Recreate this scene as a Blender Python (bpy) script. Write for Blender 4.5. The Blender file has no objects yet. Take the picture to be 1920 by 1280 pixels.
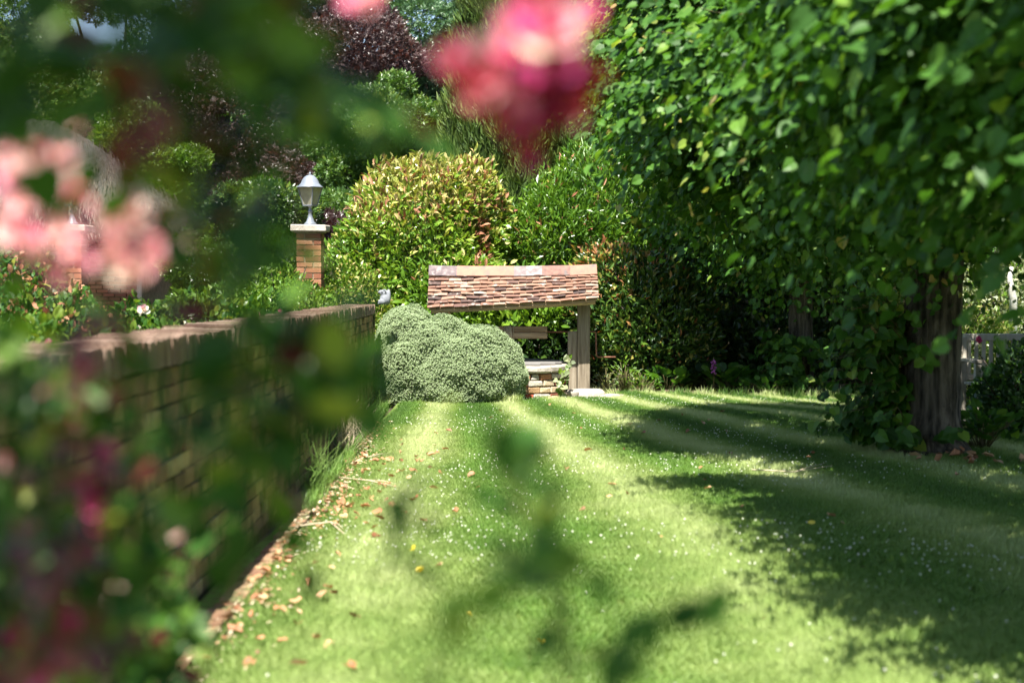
import bpy, bmesh, math, random
import numpy as np
from mathutils import Vector, Matrix
random.seed(7); rng = np.random.default_rng(7)
R = math.radians; PI = math.pi
sc = bpy.context.scene
C = sc.collection
# ------------------------------------------------------------------ camera
H = 1.37; FPX = 2667.0; PITCH = math.atan(100/FPX)
cd = bpy.data.cameras.new('camera'); cam = bpy.data.objects.new('camera', cd); C.objects.link(cam)
cam.location = (0, 0, H); cam.rotation_euler = (PI/2-PITCH, 0, 0)
cd.sensor_width = 36; cd.lens = 50; cd.clip_start = 0.05; cd.clip_end = 900
cd.dof.use_dof = True; cd.dof.focus_distance = 17.8; cd.dof.aperture_fstop = 2.0
cd.dof.aperture_blades = 0
sc.camera = cam
# ------------------------------------------------------------------ light
SUN_EL, SUN_AZ = 61.0, 193.0           # sun behind the camera, a little to its left
w = bpy.data.worlds.new('World'); sc.world = w; w.use_nodes = True
nt = w.node_tree; bg = nt.nodes['Background']
sky = nt.nodes.new('ShaderNodeTexSky'); sky.sky_type = 'NISHITA'; sky.sun_disc = False
sky.sun_elevation = R(SUN_EL); sky.sun_rotation = R(SUN_AZ)
nt.links.new(sky.outputs[0], bg.inputs[0]); bg.inputs[1].default_value = 0.068
S = Vector((math.sin(R(SUN_AZ))*math.cos(R(SUN_EL)), math.cos(R(SUN_AZ))*math.cos(R(SUN_EL)), math.sin(R(SUN_EL))))
sd = bpy.data.lights.new('sun', 'SUN'); sd.energy = 5.0; sd.angle = R(0.53); sd.color = (1, .955, .87)
so = bpy.data.objects.new('sun', sd); C.objects.link(so); so.rotation_euler = S.to_track_quat('Z', 'Y').to_euler(); so.location = (0, 0, 30)
vs = sc.view_settings; vs.view_transform = 'Standard'; vs.look = 'None'; vs.gamma = 1; vs.use_curve_mapping = False
vs.exposure = 1.92
# ------------------------------------------------------------------ helpers
def at(px, py, Y):
    """world point seen at photo pixel (1920x1280) at forward distance Y"""
    x = (px-960)/FPX; v = -(py-640)/FPX
    c, s = math.cos(PITCH), math.sin(PITCH)
    dy = c + v*s; dz = -s + v*c
    k = Y/dy
    return Vector((x*k, Y, H+dz*k))
def proj(P):
    c, s = math.cos(PITCH), math.sin(PITCH)
    y = P[:, 1]; z = P[:, 2]-H
    d = np.maximum(y*c - z*s, 1e-3); v = (y*s + z*c)/d
    return 960+P[:, 0]/d*FPX, 640-v*FPX, d, (y*c - z*s) > .05
def tag(o, label=None, cat=None, group=None, kind=None):
    if label: o['label'] = label
    if cat: o['category'] = cat
    if group: o['group'] = group
    if kind: o['kind'] = kind
    return o
def empty(name, loc=(0, 0, 0), label=None, cat=None, group=None):
    o = bpy.data.objects.new(name, None); C.objects.link(o); o.location = loc; o.empty_display_size = .1
    return tag(o, label, cat, group)
def wloc(o):
    v = Vector((0, 0, 0))
    while o is not None: v += o.location; o = o.parent
    return v
def link(name, me, parent=None, mat=None):
    """geometry given in world space; stored relative to the parent empty"""
    o = bpy.data.objects.new(name, me); C.objects.link(o)
    if mat is not None and not me.materials: me.materials.append(mat)
    if parent is not None:
        o.parent = parent; o.location = -wloc(parent)
    return o
def np_mesh(name, V, F, mats=None, midx=None, smooth=False):
    V = np.asarray(V, dtype=np.float32); F = np.asarray(F, dtype=np.int32)
    me = bpy.data.meshes.new(name); k = F.shape[1]
    me.vertices.add(len(V)); me.vertices.foreach_set('co', V.ravel())
    me.loops.add(F.size); me.loops.foreach_set('vertex_index', F.ravel())
    me.polygons.add(len(F)); me.polygons.foreach_set('loop_start', np.arange(0, F.size, k, dtype=np.int32))
    for m in (mats or []): me.materials.append(m)
    if midx is not None: me.polygons.foreach_set('material_index', np.asarray(midx, dtype=np.int32))
    me.polygons.foreach_set('use_smooth', np.full(len(F), bool(smooth)))
    me.update(calc_edges=True)
    return me
def nrm(a): return a/np.maximum(np.linalg.norm(a, axis=-1, keepdims=True), 1e-9)
def basis(ax, nr):
    y = nrm(ax); z = nrm(nr - (nr*y).sum(1, keepdims=True)*y); x = np.cross(y, z)
    return np.stack([x, y, z], axis=2)          # columns
def stamp(T, P, M, s):
    tv, tf = T
    s = np.asarray(s); s = s[:, None] if s.ndim == 1 else s
    lv = tv[None]*(s[:, None, :])
    V = np.einsum('nij,nkj->nki', M, lv)+P[:, None, :]
    F = tf[None]+(np.arange(len(P))*len(tv))[:, None, None]
    return V.reshape(-1, 3), F.reshape(-1, tf.shape[1])
def noise3(P, f, seed, octv=2):
    r = np.random.default_rng(seed); out = 0; a = 1; tot = 0
    for o in range(octv):
        for i in range(5):
            d = nrm(r.normal(size=3)); out = out+a*np.sin((P@d)*f*(1+.5*r.random())+r.random()*6.28); tot += a*.55
        f *= 2.1; a *= .55
    return out/tot
def T(v, f): return (np.array(v, float), np.array(f, int))
L_HEART = T([(0, .05, 0), (-.3, -.07, .05), (-.5, .28, .09), (-.34, .7, .05), (0, 1.05, -.12), (.34, .7, .05), (.5, .28, .09), (.3, -.07, .05), (0, .45, 0)],
            [(8, 0, 1)[::-1], (8, 1, 2)[::-1], (8, 2, 3)[::-1], (8, 3, 4)[::-1], (8, 4, 5)[::-1], (8, 5, 6)[::-1], (8, 6, 7)[::-1], (8, 7, 0)[::-1]])
L_LAUREL = T([(0, 0, 0), (-.17, .35, .06), (-.16, .68, .04), (0, 1, -.12), (.16, .68, .04), (.17, .35, .06), (0, .5, 0)],
             [(6, 1, 0), (6, 2, 1), (6, 3, 2), (6, 4, 3), (6, 5, 4), (6, 0, 5)])
L_OVAL = T([(0, 0, 0), (-.3, .3, .06), (-.28, .7, .04), (0, 1, -.1), (.28, .7, .04), (.3, .3, .06), (0, .5, 0)],
           [(6, 1, 0), (6, 2, 1), (6, 3, 2), (6, 4, 3), (6, 5, 4), (6, 0, 5)])
L_ROUND = T([(0, 0, 0), (-.42, .22, .06), (-.5, .6, .08), (-.25, .95, 0), (.25, .95, 0), (.5, .6, .08), (.42, .22, .06), (0, .5, -.02)],
            [(7, 1, 0), (7, 2, 1), (7, 3, 2), (7, 4, 3), (7, 5, 4), (7, 6, 5), (7, 0, 6)])
L_DIA = T([(0, 0, 0), (-.26, .45, .07), (0, 1, -.06), (.26, .45, .07)], [(0, 2, 1), (0, 3, 2)])
L_SLIM = T([(0, 0, 0), (-.14, .45, .05), (0, 1, -.1), (.14, .45, .05)], [(0, 2, 1), (0, 3, 2)])
def merge_T(lst):
    V = []; F = []; n = 0
    for v, f in lst: V.append(v); F.append(f+n); n += len(v)
    return np.concatenate(V), np.concatenate(F)
def rotT(t, ax, off, s=1.0):
    M = np.array(Matrix.Rotation(ax[0], 3, 'X') @ Matrix.Identity(3)); Mz = np.array(Matrix.Rotation(ax[1], 3, 'Z'))
    return ((t[0]*s)@M.T@Mz.T+np.array(off), t[1])
# a small sprig of five leaves, for shrubs and trees too far off for single leaves
SPRIG = merge_T([rotT(L_DIA, (.35, a), (0, o, 0), s) for a, o, s in ((0, .35, .7), (.9, .1, .62), (-.9, .15, .62), (1.9, 0, .5), (-1.8, .05, .5))])
FROND = merge_T([rotT(L_SLIM, (.1, a), (0, o, 0), s) for a, o, s in ((0, .3, .8), (.5, .1, .6), (-.5, .15, .6))])
HEBE = merge_T([rotT(L_DIA, (1.0, a), (0, 0, z), s) for a, z, s in ((0, 0, .6), (1.57, 0, .6), (3.14, 0, .6), (4.7, 0, .6), (.8, .3, .45), (2.35, .3, .45), (3.9, .3, .45), (5.5, .3, .45))])
# ------------------------------------------------------------------ materials
class NM:
    def __init__(s, name):
        s.m = bpy.data.materials.new(name); s.m.use_nodes = True; s.t = s.m.node_tree
        s.out = s.t.nodes['Material Output']; s.p = s.t.nodes['Principled BSDF']
    def n(s, ty, **kw):
        nd = s.t.nodes.new(ty)
        for k, v in kw.items(): setattr(nd, k, v)
        return nd
    def l(s, a, b): s.t.links.new(a, b)
    def val(s, a, op, b, c=None):
        nd = s.n('ShaderNodeMath', operation=op)
        for i, q in enumerate((a, b, c)):
            if q is None: continue
            if isinstance(q, (int, float)): nd.inputs[i].default_value = q
            else: s.l(q, nd.inputs[i])
        return nd.outputs[0]
    def rnd(s):
        g = s.n('ShaderNodeNewGeometry'); o = s.n('ShaderNodeObjectInfo')
        return s.val(s.val(g.outputs['Random Per Island'], 'ADD', o.outputs['Random']), 'FRACT', 0)
    def ramp(s, fac, cols, interp='LINEAR'):
        r = s.n('ShaderNodeValToRGB'); r.color_ramp.interpolation = interp
        el = r.color_ramp.elements
        while len(el) < len(cols): el.new(.5)
        for e, (p, c) in zip(el, cols): e.position = p; e.color = (*c, 1)
        s.l(fac, r.inputs[0]); return r.outputs[0]
    def mix(s, fac, a, b, mode='MIX'):
        nd = s.n('ShaderNodeMixRGB', blend_type=mode)
        for i, q in enumerate((fac, a, b)):
            if isinstance(q, (int, float)): nd.inputs[i].default_value = q
            elif isinstance(q, tuple): nd.inputs[i].default_value = (*q, 1)
            else: s.l(q, nd.inputs[i])
        return nd.outputs[0]
    def noise(s, scale, detail=4, stretch=None, coord='Object', dist=0):
        tc = s.n('ShaderNodeTexCoord'); nz = s.n('ShaderNodeTexNoise'); nz.inputs['Scale'].default_value = scale; nz.inputs['Detail'].default_value = detail
        nz.inputs['Distortion'].default_value = dist
        if coord == 'World': src = s.n('ShaderNodeNewGeometry').outputs['Position']
        else: src = tc.outputs[coord]
        if stretch:
            mp = s.n('ShaderNodeMapping'); mp.inputs['Scale'].default_value = stretch; s.l(src, mp.inputs[0]); s.l(mp.outputs[0], nz.inputs[0])
        else: s.l(src, nz.inputs[0])
        return nz.outputs[0]
    def bump(s, h, strength=.4, dist=.01):
        b = s.n('ShaderNodeBump'); b.inputs['Strength'].default_value = strength; b.inputs['Distance'].default_value = dist
        s.l(h, b.inputs['Height']); s.l(b.outputs[0], s.p.inputs['Normal'])
def leaf_mat(name, cols, rough=.42, trans=.35, tint=(1.25, 1.25, .55), spec=.5, clump=None):
    s = NM(name); r = s.rnd()
    if clump:
        nz = s.noise(clump, 2, coord='World'); r = s.val(s.val(r, 'MULTIPLY', .55), 'ADD', s.val(s.val(nz, 'SUBTRACT', .28), 'MULTIPLY', 1.1))
    c = s.ramp(r, cols)
    s.l(c, s.p.inputs['Base Color']); s.p.inputs['Roughness'].default_value = rough; s.p.inputs['Specular IOR Level'].default_value = spec
    tr = s.n('ShaderNodeBsdfTranslucent'); s.l(s.mix(1.0, c, tint, 'MULTIPLY'), tr.inputs[0])
    mx = s.n('ShaderNodeMixShader'); mx.inputs[0].default_value = trans
    s.l(s.p.outputs[0], mx.inputs[1]); s.l(tr.outputs[0], mx.inputs[2]); s.l(mx.outputs[0], s.out.inputs[0])
    return s.m
def solid_mat(name, cols, rough=.8, nscale=8, stretch=None, bump=.4, bdist=.01, metal=0, use_rnd=0.5, stain=None, spec=.3):
    s = NM(name); nz = s.noise(nscale, 6, stretch)
    f = s.val(s.val(s.rnd(), 'MULTIPLY', use_rnd), 'ADD', s.val(nz, 'MULTIPLY', 1-use_rnd)) if use_rnd else nz
    c = s.ramp(f, cols)
    if stain:
        nz2 = s.noise(stain[1], 5, coord='World'); k = s.ramp(nz2, [(stain[2], (0, 0, 0)), (stain[2]+.12, (1, 1, 1))])
        c = s.mix(k, c, stain[0])
    s.l(c, s.p.inputs['Base Color']); s.p.inputs['Roughness'].default_value = rough; s.p.inputs['Metallic'].default_value = metal
    s.p.inputs['Specular IOR Level'].default_value = spec
    fine = s.noise(nscale*6, 6, stretch); s.bump(s.val(fine, 'ADD', nz), bump, bdist)
    return s.m
M = {}
M['lime'] = leaf_mat('lime_leaf', [(0, (.025, .075, .010)), (.5, (.045, .125, .016)), (.9, (.08, .185, .022)), (1, (.15, .26, .03))], .5, .42, spec=.3)
M['lime_tip'] = leaf_mat('lime_young_leaf', [(0, (.14, .25, .03)), (.7, (.22, .30, .05)), (1, (.35, .24, .10))], .35, .45)
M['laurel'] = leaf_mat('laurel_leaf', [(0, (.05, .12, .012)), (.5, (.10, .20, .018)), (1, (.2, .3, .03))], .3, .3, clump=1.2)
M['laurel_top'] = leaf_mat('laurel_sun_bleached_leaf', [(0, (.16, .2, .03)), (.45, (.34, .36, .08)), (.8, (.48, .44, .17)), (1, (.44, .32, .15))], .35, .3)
M['brown_leaf'] = leaf_mat('brown_dead_leaf', [(0, (.16, .06, .025)), (.6, (.27, .11, .05)), (1, (.4, .22, .12))], .7, .15, tint=(1.2, .9, .6))
M['portugal'] = leaf_mat('narrow_green_leaf', [(0, (.03, .085, .01)), (.5, (.07, .16, .014)), (.93, (.14, .25, .02)), (1, (.3, .15, .05))], .32, .32, clump=1.4)
M['photinia'] = leaf_mat('photinia_leaf', [(0, (.02, .05, .012)), (.5, (.035, .085, .014)), (.9, (.09, .16, .02)), (1, (.25, .22, .05))], .28, .22)
M['photinia_tip'] = leaf_mat('photinia_red_tip', [(0, (.22, .07, .03)), (.4, (.34, .17, .07)), (1, (.30, .32, .07))], .35, .35, tint=(1.3, .8, .4))
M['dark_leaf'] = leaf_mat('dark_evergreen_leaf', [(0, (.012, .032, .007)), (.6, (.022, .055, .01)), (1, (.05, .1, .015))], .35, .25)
M['hebe'] = leaf_mat('silvery_hebe_leaf', [(0, (.22, .285, .16)), (.5, (.34, .415, .24)), (1, (.48, .55, .35))], .55, .25, tint=(1, 1.1, .7))
M['copper'] = leaf_mat('copper_beech_leaf', [(0, (.024, .014, .015)), (.5, (.05, .03, .03)), (.85, (.10, .066, .06)), (1, (.07, .09, .03))], .35, .3, tint=(1.6, .8, .6), clump=.5)
M['sycamore'] = leaf_mat('sycamore_leaf', [(0, (.026, .068, .014)), (.5, (.06, .13, .022)), (.8, (.12, .19, .026)), (1, (.25, .27, .045))], .4, .3, clump=.8)
M['bluegreen'] = leaf_mat('blue_green_leaf', [(0, (.03, .075, .035)), (.6, (.06, .13, .055)), (1, (.12, .2, .08))], .4, .3, clump=.6)
M['fresh'] = leaf_mat('fresh_green_leaf', [(0, (.04, .1, .01)), (.5, (.09, .18, .015)), (1, (.2, .28, .03))], .4, .4, clump=.7)
M['cypress'] = leaf_mat('cypress_frond', [(0, (.025, .055, .008)), (.5, (.06, .11, .014)), (1, (.13, .18, .03))], .6, .2, clump=1.1)
M['willow'] = leaf_mat('grey_leaf', [(0, (.11, .14, .07)), (.5, (.2, .24, .12)), (1, (.34, .36, .2))], .5, .3)
M['rose_leaf'] = leaf_mat('rose_leaf', [(0, (.014, .05, .007)), (.6, (.035, .1, .012)), (.9, (.09, .17, .02)), (1, (.2, .23, .03))], .45, .33, spec=.22)
M['rose_red'] = leaf_mat('rose_red_young_leaf', [(0, (.05, .006, .008)), (.6, (.11, .014, .018)), (1, (.2, .06, .04))], .35, .4, tint=(1.4, .6, .5))
M['pet_pale'] = leaf_mat('petal_pale_pink', [(0, (.78, .40, .45)), (.5, (.83, .56, .54)), (1, (.85, .72, .56))], .5, .4, tint=(1, .8, .8))
M['pet_pink'] = leaf_mat('petal_pink', [(0, (.62, .09, .2)), (.5, (.74, .2, .32)), (1, (.78, .38, .44))], .5, .4, tint=(1, .7, .8))
M['pet_mag'] = leaf_mat('petal_magenta', [(0, (.42, .02, .12)), (1, (.65, .09, .3))], .5, .4, tint=(1, .6, .8))
M['pet_dark'] = leaf_mat('petal_dark_red', [(0, (.2, .012, .02)), (1, (.42, .04, .05))], .5, .4, tint=(1, .5, .5))
M['yellow_leaf'] = leaf_mat('yellow_leaf', [(0, (.6, .45, .03)), (1, (.75, .6, .06))], .5, .3)
M['dry_leaf'] = leaf_mat('dry_fallen_leaf', [(0, (.2, .08, .035)), (.5, (.38, .18, .085)), (1, (.5, .34, .19))], .65, .15, tint=(1.1, .8, .5))
M['clover'] = leaf_mat('white_clover_head', [(0, (.5, .54, .4)), (1, (.72, .72, .6))], .7, .2, tint=(1, 1, .8))
M['foxglove'] = leaf_mat('foxglove_purple', [(0, (.3, .05, .3)), (1, (.55, .16, .5))], .5, .3, tint=(1, .6, 1))
M['bark'] = solid_mat('lime_bark', [(.34, (.022, .018, .013)), (.5, (.10, .083, .06)), (.68, (.2, .17, .13))], .95, 22, (1, 1, .11), 1.0, .06, use_rnd=0)
M['twig'] = solid_mat('green_brown_twig', [(0, (.05, .06, .015)), (1, (.12, .09, .04))], .7, 10)
M['darkbark'] = solid_mat('dark_bark', [(.3, (.02, .016, .012)), (.7, (.06, .045, .035))], .9, 10, (1, 1, .3), .8, .03, use_rnd=0)
M['brick'] = solid_mat('old_red_brick', [(.15, (.12, .042, .028)), (.45, (.22, .08, .045)), (.7, (.32, .14, .075)), (.9, (.38, .24, .15))], .9, 14, None, .6, .01, use_rnd=.65)
M['wallbrick'] = solid_mat('mossy_wall_brick', [(.1, (.10, .06, .036)), (.4, (.21, .13, .065)), (.7, (.33, .24, .11)), (.92, (.36, .33, .17))], .95, 10, None, .8, .015, use_rnd=.6, stain=((.055, .065, .02), 4.0, .48))
M['coping'] = solid_mat('lichened_coping_brick', [(.2, (.12, .07, .05)), (.5, (.21, .14, .10)), (.75, (.28, .2, .15)), (.95, (.34, .29, .22))], .95, 12, None, .8, .012, use_rnd=.6, stain=((.18, .19, .08), 6.0, .6))
M['edging'] = solid_mat('worn_edging_brick', [(.15, (.10, .05, .03)), (.5, (.2, .11, .065)), (.8, (.26, .2, .11)), (.95, (.16, .17, .07))], .95, 12, None, .8, .015, use_rnd=.55, stain=((.12, .12, .05), 7.0, .5))
M['mortar'] = solid_mat('lime_mortar', [(.3, (.2, .16, .11)), (.7, (.36, .3, .22))], .95, 12, None, .7, .01, use_rnd=0)
M['moss_mortar'] = solid_mat('mossy_mortar', [(.3, (.05, .05, .025)), (.7, (.13, .11, .06))], .95, 12, None, .7, .01, use_rnd=0)
M['tile'] = solid_mat('clay_roof_tile', [(.15, (.04, .03, .028)), (.36, (.12, .066, .05)), (.58, (.19, .098, .065)), (.78, (.23, .14, .10)), (.93, (.34, .27, .22))], .9, 20, None, .8, .006, use_rnd=.72, stain=((.32, .28, .24), 14.0, .57))
M['ridge'] = solid_mat('clay_ridge_tile', [(.2, (.10, .066, .06)), (.42, (.22, .115, .088)), (.7, (.31, .15, .105))], .9, 16, None, .8, .006, use_rnd=.4, stain=((.12, .105, .10), 7.0, .57))
M['ridge_grey'] = solid_mat('weathered_grey_ridge_tile', [(.3, (.10, .078, .08)), (.7, (.22, .18, .175))], .9, 16, None, .8, .006, use_rnd=.3, stain=((.30, .27, .25), 8.0, .55))
M['oak'] = solid_mat('weathered_oak', [(.3, (.12, .095, .065)), (.5, (.2, .165, .12)), (.75, (.3, .26, .2))], .85, 5, (6, 6, .5), .6, .008, use_rnd=.15)
M['oakh'] = solid_mat('weathered_oak_beam', [(.3, (.18, .12, .07)), (.5, (.32, .22, .13)), (.75, (.46, .35, .22))], .85, 5, (.5, 6, 6), .6, .008, use_rnd=.2)
M['lid'] = solid_mat('dark_weathered_board', [(.3, (.09, .085, .08)), (.7, (.2, .19, .18))], .85, 6, (.5, 6, 6), .5, .006, use_rnd=.3)
M['rope'] = solid_mat('old_rope', [(0, (.36, .29, .19)), (1, (.55, .46, .33))], .9, 40)
M['iron'] = solid_mat('rusty_iron', [(.3, (.13, .055, .035)), (.7, (.28, .13, .08))], .75, 25, metal=.2, use_rnd=0)
M['stone'] = solid_mat('pale_stone', [(.25, (.2, .175, .14)), (.5, (.34, .3, .25)), (.8, (.46, .42, .36))], .92, 9, None, .6, .015, use_rnd=.35)
M['cream'] = solid_mat('cream_stone_block', [(.2, (.27, .16, .08)), (.5, (.42, .3, .18)), (.85, (.56, .48, .36))], .92, 14, None, .7, .012, use_rnd=.6)
M['redbrick'] = solid_mat('bright_red_brick', [(.2, (.2, .04, .022)), (.8, (.34, .085, .045))], .9, 14, None, .5, .01, use_rnd=.5)
M['statue'] = solid_mat('grey_white_stone', [(.3, (.17, .18, .2)), (.7, (.27, .285, .31))], .8, 30, None, .3, .004, use_rnd=0)
M['black'] = solid_mat('dark_hollow', [(0, (.03, .03, .03)), (1, (.05, .05, .05))], .8, 10, use_rnd=0)
M['lantern'] = solid_mat('grey_painted_metal', [(.3, (.13, .15, .18)), (.7, (.2, .22, .25))], .4, 8, None, .1, .002, metal=.1, use_rnd=0, spec=.5)
M['thatch'] = solid_mat('grey_thatch', [(.25, (.07, .06, .052)), (.5, (.15, .135, .12)), (.75, (.24, .22, .2))], .95, 7, (6, 1, 1), 1.0, .06, use_rnd=0)
M['straw'] = solid_mat('grey_straw', [(0, (.09, .075, .06)), (1, (.27, .24, .2))], .9, 7)
M['bench'] = solid_mat('pale_weathered_teak', [(.3, (.28, .25, .2)), (.7, (.46, .43, .36))], .85, 6, (4, 4, 1), .4, .005, use_rnd=.3)
M['soil'] = solid_mat('soil', [(.3, (.03, .022, .014)), (.55, (.07, .05, .03)), (.8, (.13, .1, .06))], 1, 3, None, .9, .04, use_rnd=0)
M['door'] = solid_mat('brown_door', [(.3, (.05, .025, .015)), (.7, (.1, .05, .03))], .6, 6, (6, 6, 1), .4, .005, use_rnd=.3)
M['birch'] = solid_mat('white_bark', [(.3, (.5, .48, .42)), (.7, (.8, .78, .72))], .8, 6, (1, 1, 4), .5, .01, use_rnd=0)
def glass_mat():
    s = NM('lantern_glass'); s.l(s.ramp(s.noise(20, 3), [(.3, (.6, .58, .45)), (.7, (.75, .72, .6))]), s.p.inputs['Base Color'])
    s.p.inputs['Transmission Weight'].default_value = .75; s.p.inputs['Roughness'].default_value = .35; s.p.inputs['IOR'].default_value = 1.45
    return s.m
M['glass'] = glass_mat()
# lawn colours: mowing stripes, sheen of grass laid over either way, painted as colour bands
def stripe_u(X, Y): return (X+1.0)/(1+.09*(14-np.clip(Y, 4, 19)))
def lawn_colour(s):
    g = s.n('ShaderNodeNewGeometry'); sp = s.n('ShaderNodeSeparateXYZ'); s.l(g.outputs['Position'], sp.inputs[0])
    yc = s.n('ShaderNodeClamp'); s.l(sp.outputs[1], yc.inputs[0]); yc.inputs[1].default_value = 4; yc.inputs[2].default_value = 19
    den = s.val(s.val(s.val(14.0, 'SUBTRACT', yc.outputs[0]), 'MULTIPLY', .09), 'ADD', 1.0)
    u = s.val(s.val(sp.outputs[0], 'ADD', 1.0), 'DIVIDE', den)
    u = s.val(u, 'ADD', s.val(s.val(s.noise(.9, 2, coord='World'), 'SUBTRACT', .5), 'MULTIPLY', .16))
    band = s.val(s.val(s.val(s.val(u, 'SUBTRACT', .2), 'MULTIPLY', 2*PI/1.04), 'COSINE', 0), 'MULTIPLY', .5)   # -.5 .. .5
    big = s.noise(.55, 3, coord='World'); mid = s.noise(3.2, 4, coord='World'); fine = s.noise(22, 3, coord='World')
    f = s.val(s.val(s.val(band, 'MULTIPLY', .85), 'MULTIPLY', s.val(s.val(yc.outputs[0], 'SUBTRACT', 1.0), 'DIVIDE', 13.0)), 'ADD', s.val(s.val(big, 'MULTIPLY', .75), 'ADD', s.val(mid, 'MULTIPLY', .45)))
    c = s.ramp(f, [(.1, (.04, .12, .014)), (.42, (.11, .225, .035)), (.7, (.27, .36, .115)), (1.0, (.48, .53, .27))])
    return c, fine
def lawn_mat():
    s = NM('lawn_turf'); c, fine = lawn_colour(s)
    c = s.mix(s.ramp(fine, [(.35, (1, 1, 1)), (.62, (0, 0, 0))]), c, (.12, .13, .04))
    s.l(c, s.p.inputs['Base Color']); s.p.inputs['Roughness'].default_value = .9; s.p.inputs['Specular IOR Level'].default_value = .1
    s.bump(s.val(fine, 'ADD', s.noise(90, 3, coord='World')), .8, .03); return s.m
def blade_mat():
    s = NM('grass_blade'); c, fine = lawn_colour(s)
    r = s.rnd(); c = s.mix(s.val(r, 'MULTIPLY', .3), c, (.30, .37, .13))
    s.l(c, s.p.inputs['Base Color']); s.p.inputs['Roughness'].default_value = .5; s.p.inputs['Specular IOR Level'].default_value = .3
    tr = s.n('ShaderNodeBsdfTranslucent'); s.l(s.mix(1.0, c, (1.1, 1.15, .6), 'MULTIPLY'), tr.inputs[0])
    mx = s.n('ShaderNodeMixShader'); mx.inputs[0].default_value = .35
    s.l(s.p.outputs[0], mx.inputs[1]); s.l(tr.outputs[0], mx.inputs[2]); s.l(mx.outputs[0], s.out.inputs[0]); return s.m
M['lawn'] = lawn_mat(); M['blade'] = blade_mat()
# ------------------------------------------------------------------ geometry helpers
def bx(bm, c, s, rot=None, jit=0, bev=0):
    """box, centre c, size s, optional 3x3 rotation"""
    vs = []
    for dx in (-.5, .5):
        for dy in (-.5, .5):
            for dz in (-.5, .5):
                v = Vector((dx*s[0], dy*s[1], dz*s[2]))
                if jit: v += Vector((random.uniform(-jit, jit), random.uniform(-jit, jit), random.uniform(-jit, jit)))
                if rot is not None: v = rot @ v
                vs.append(bm.verts.new(v+Vector(c)))
    fs = [bm.faces.new([vs[i] for i in f]) for f in ((0, 1, 3, 2), (4, 6, 7, 5), (0, 4, 5, 1), (2, 3, 7, 6), (0, 2, 6, 4), (1, 5, 7, 3))]
    if bev:
        es = list({e for f in fs for e in f.edges}); bmesh.ops.bevel(bm, geom=es, offset=bev, segments=1, affect='EDGES')
def bm_mesh(name, bm, mat=None, smooth=False):
    bmesh.ops.recalc_face_normals(bm, faces=bm.faces)
    me = bpy.data.meshes.new(name); bm.to_mesh(me); bm.free()
    if mat: me.materials.append(mat)
    if smooth: me.polygons.foreach_set('use_smooth', [True]*len(me.polygons))
    return me
def box_obj(name, c, s, mat, parent=None, rot=None, jit=0, bev=0):
    bm = bmesh.new(); bx(bm, c, s, rot, jit, bev); return link(name, bm_mesh(name, bm, mat), parent)
def tube_np(pts, rad, sides=8, wob=0, seed=1, flute=0):
    pts = np.array(pts, float); n = len(pts); rad = np.broadcast_to(np.array(rad, float), (n,))
    tg = np.gradient(pts, axis=0) if n > 1 else np.array([[0, 0, 1]]); tg = nrm(tg)
    ref = np.where(np.abs(tg[:, [2]]) > .9, np.array([[1., 0, 0]]), np.array([[0, 0, 1.]]))
    a = nrm(np.cross(tg, ref)); b = np.cross(tg, a)
    for i in range(1, n):
        if (a[i]*a[i-1]).sum() < 0: a[i] = -a[i]; b[i] = -b[i]
    th = np.arange(sides)/sides*2*PI
    rr = rad[:, None]*np.ones((1, sides))
    r = np.random.default_rng(seed)
    if wob: rr = rr*(1+wob*r.normal(size=rr.shape)*.5)
    if flute: rr = rr*(1+flute*np.sin(th*5+1.3)[None]+flute*.6*np.sin(th*9)[None])
    V = pts[:, None]+a[:, None]*np.cos(th)[None, :, None]*rr[..., None]+b[:, None]*np.sin(th)[None, :, None]*rr[..., None]
    F = []
    for i in range(n-1):
        for j in range(sides):
            k = (j+1) % sides; F.append((i*sides+j, i*sides+k, (i+1)*sides+k, (i+1)*sides+j))
    V = V.reshape(-1, 3); base = len(V)
    V = np.vstack([V, pts[0], pts[-1]])
    for j in range(sides):
        k = (j+1) % sides
        F.append((base, k, j, j)); F.append((base+1, (n-1)*sides+j, (n-1)*sides+k, (n-1)*sides+k))
    return V, F
def tubes_mesh(name, tubes, mat, smooth=True):
    """tubes: list of (pts, rad, sides, kw)"""
    bm = bmesh.new()
    for tb in tubes:
        V, F = tube_np(tb[0], tb[1], tb[2] if len(tb) > 2 else 6, **(tb[3] if len(tb) > 3 else {}))
        vv = [bm.verts.new(v) for v in V]
        for f in F:
            g = []
            for i in f:
                if vv[i] not in g: g.append(vv[i])
            try: bm.faces.new(g)
            except ValueError: pass
    return bm_mesh(name, bm, mat, smooth)
def lathe_mesh(name, prof, mat, sides=16, c=(0, 0, 0), rot=0, smooth=True):
    bm = bmesh.new(); rings = []
    for r, z in prof:
        rings.append([bm.verts.new((c[0]+r*math.cos(2*PI*j/sides+rot), c[1]+r*math.sin(2*PI*j/sides+rot), c[2]+z)) for j in range(sides)])
    for a, b in zip(rings, rings[1:]):
        for j in range(sides): bm.faces.new((a[j], a[(j+1) % sides], b[(j+1) % sides], b[j]))
    bm.faces.new(rings[0][::-1]); bm.faces.new(rings[-1])
    return bm_mesh(name, bm, mat, smooth)
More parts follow.
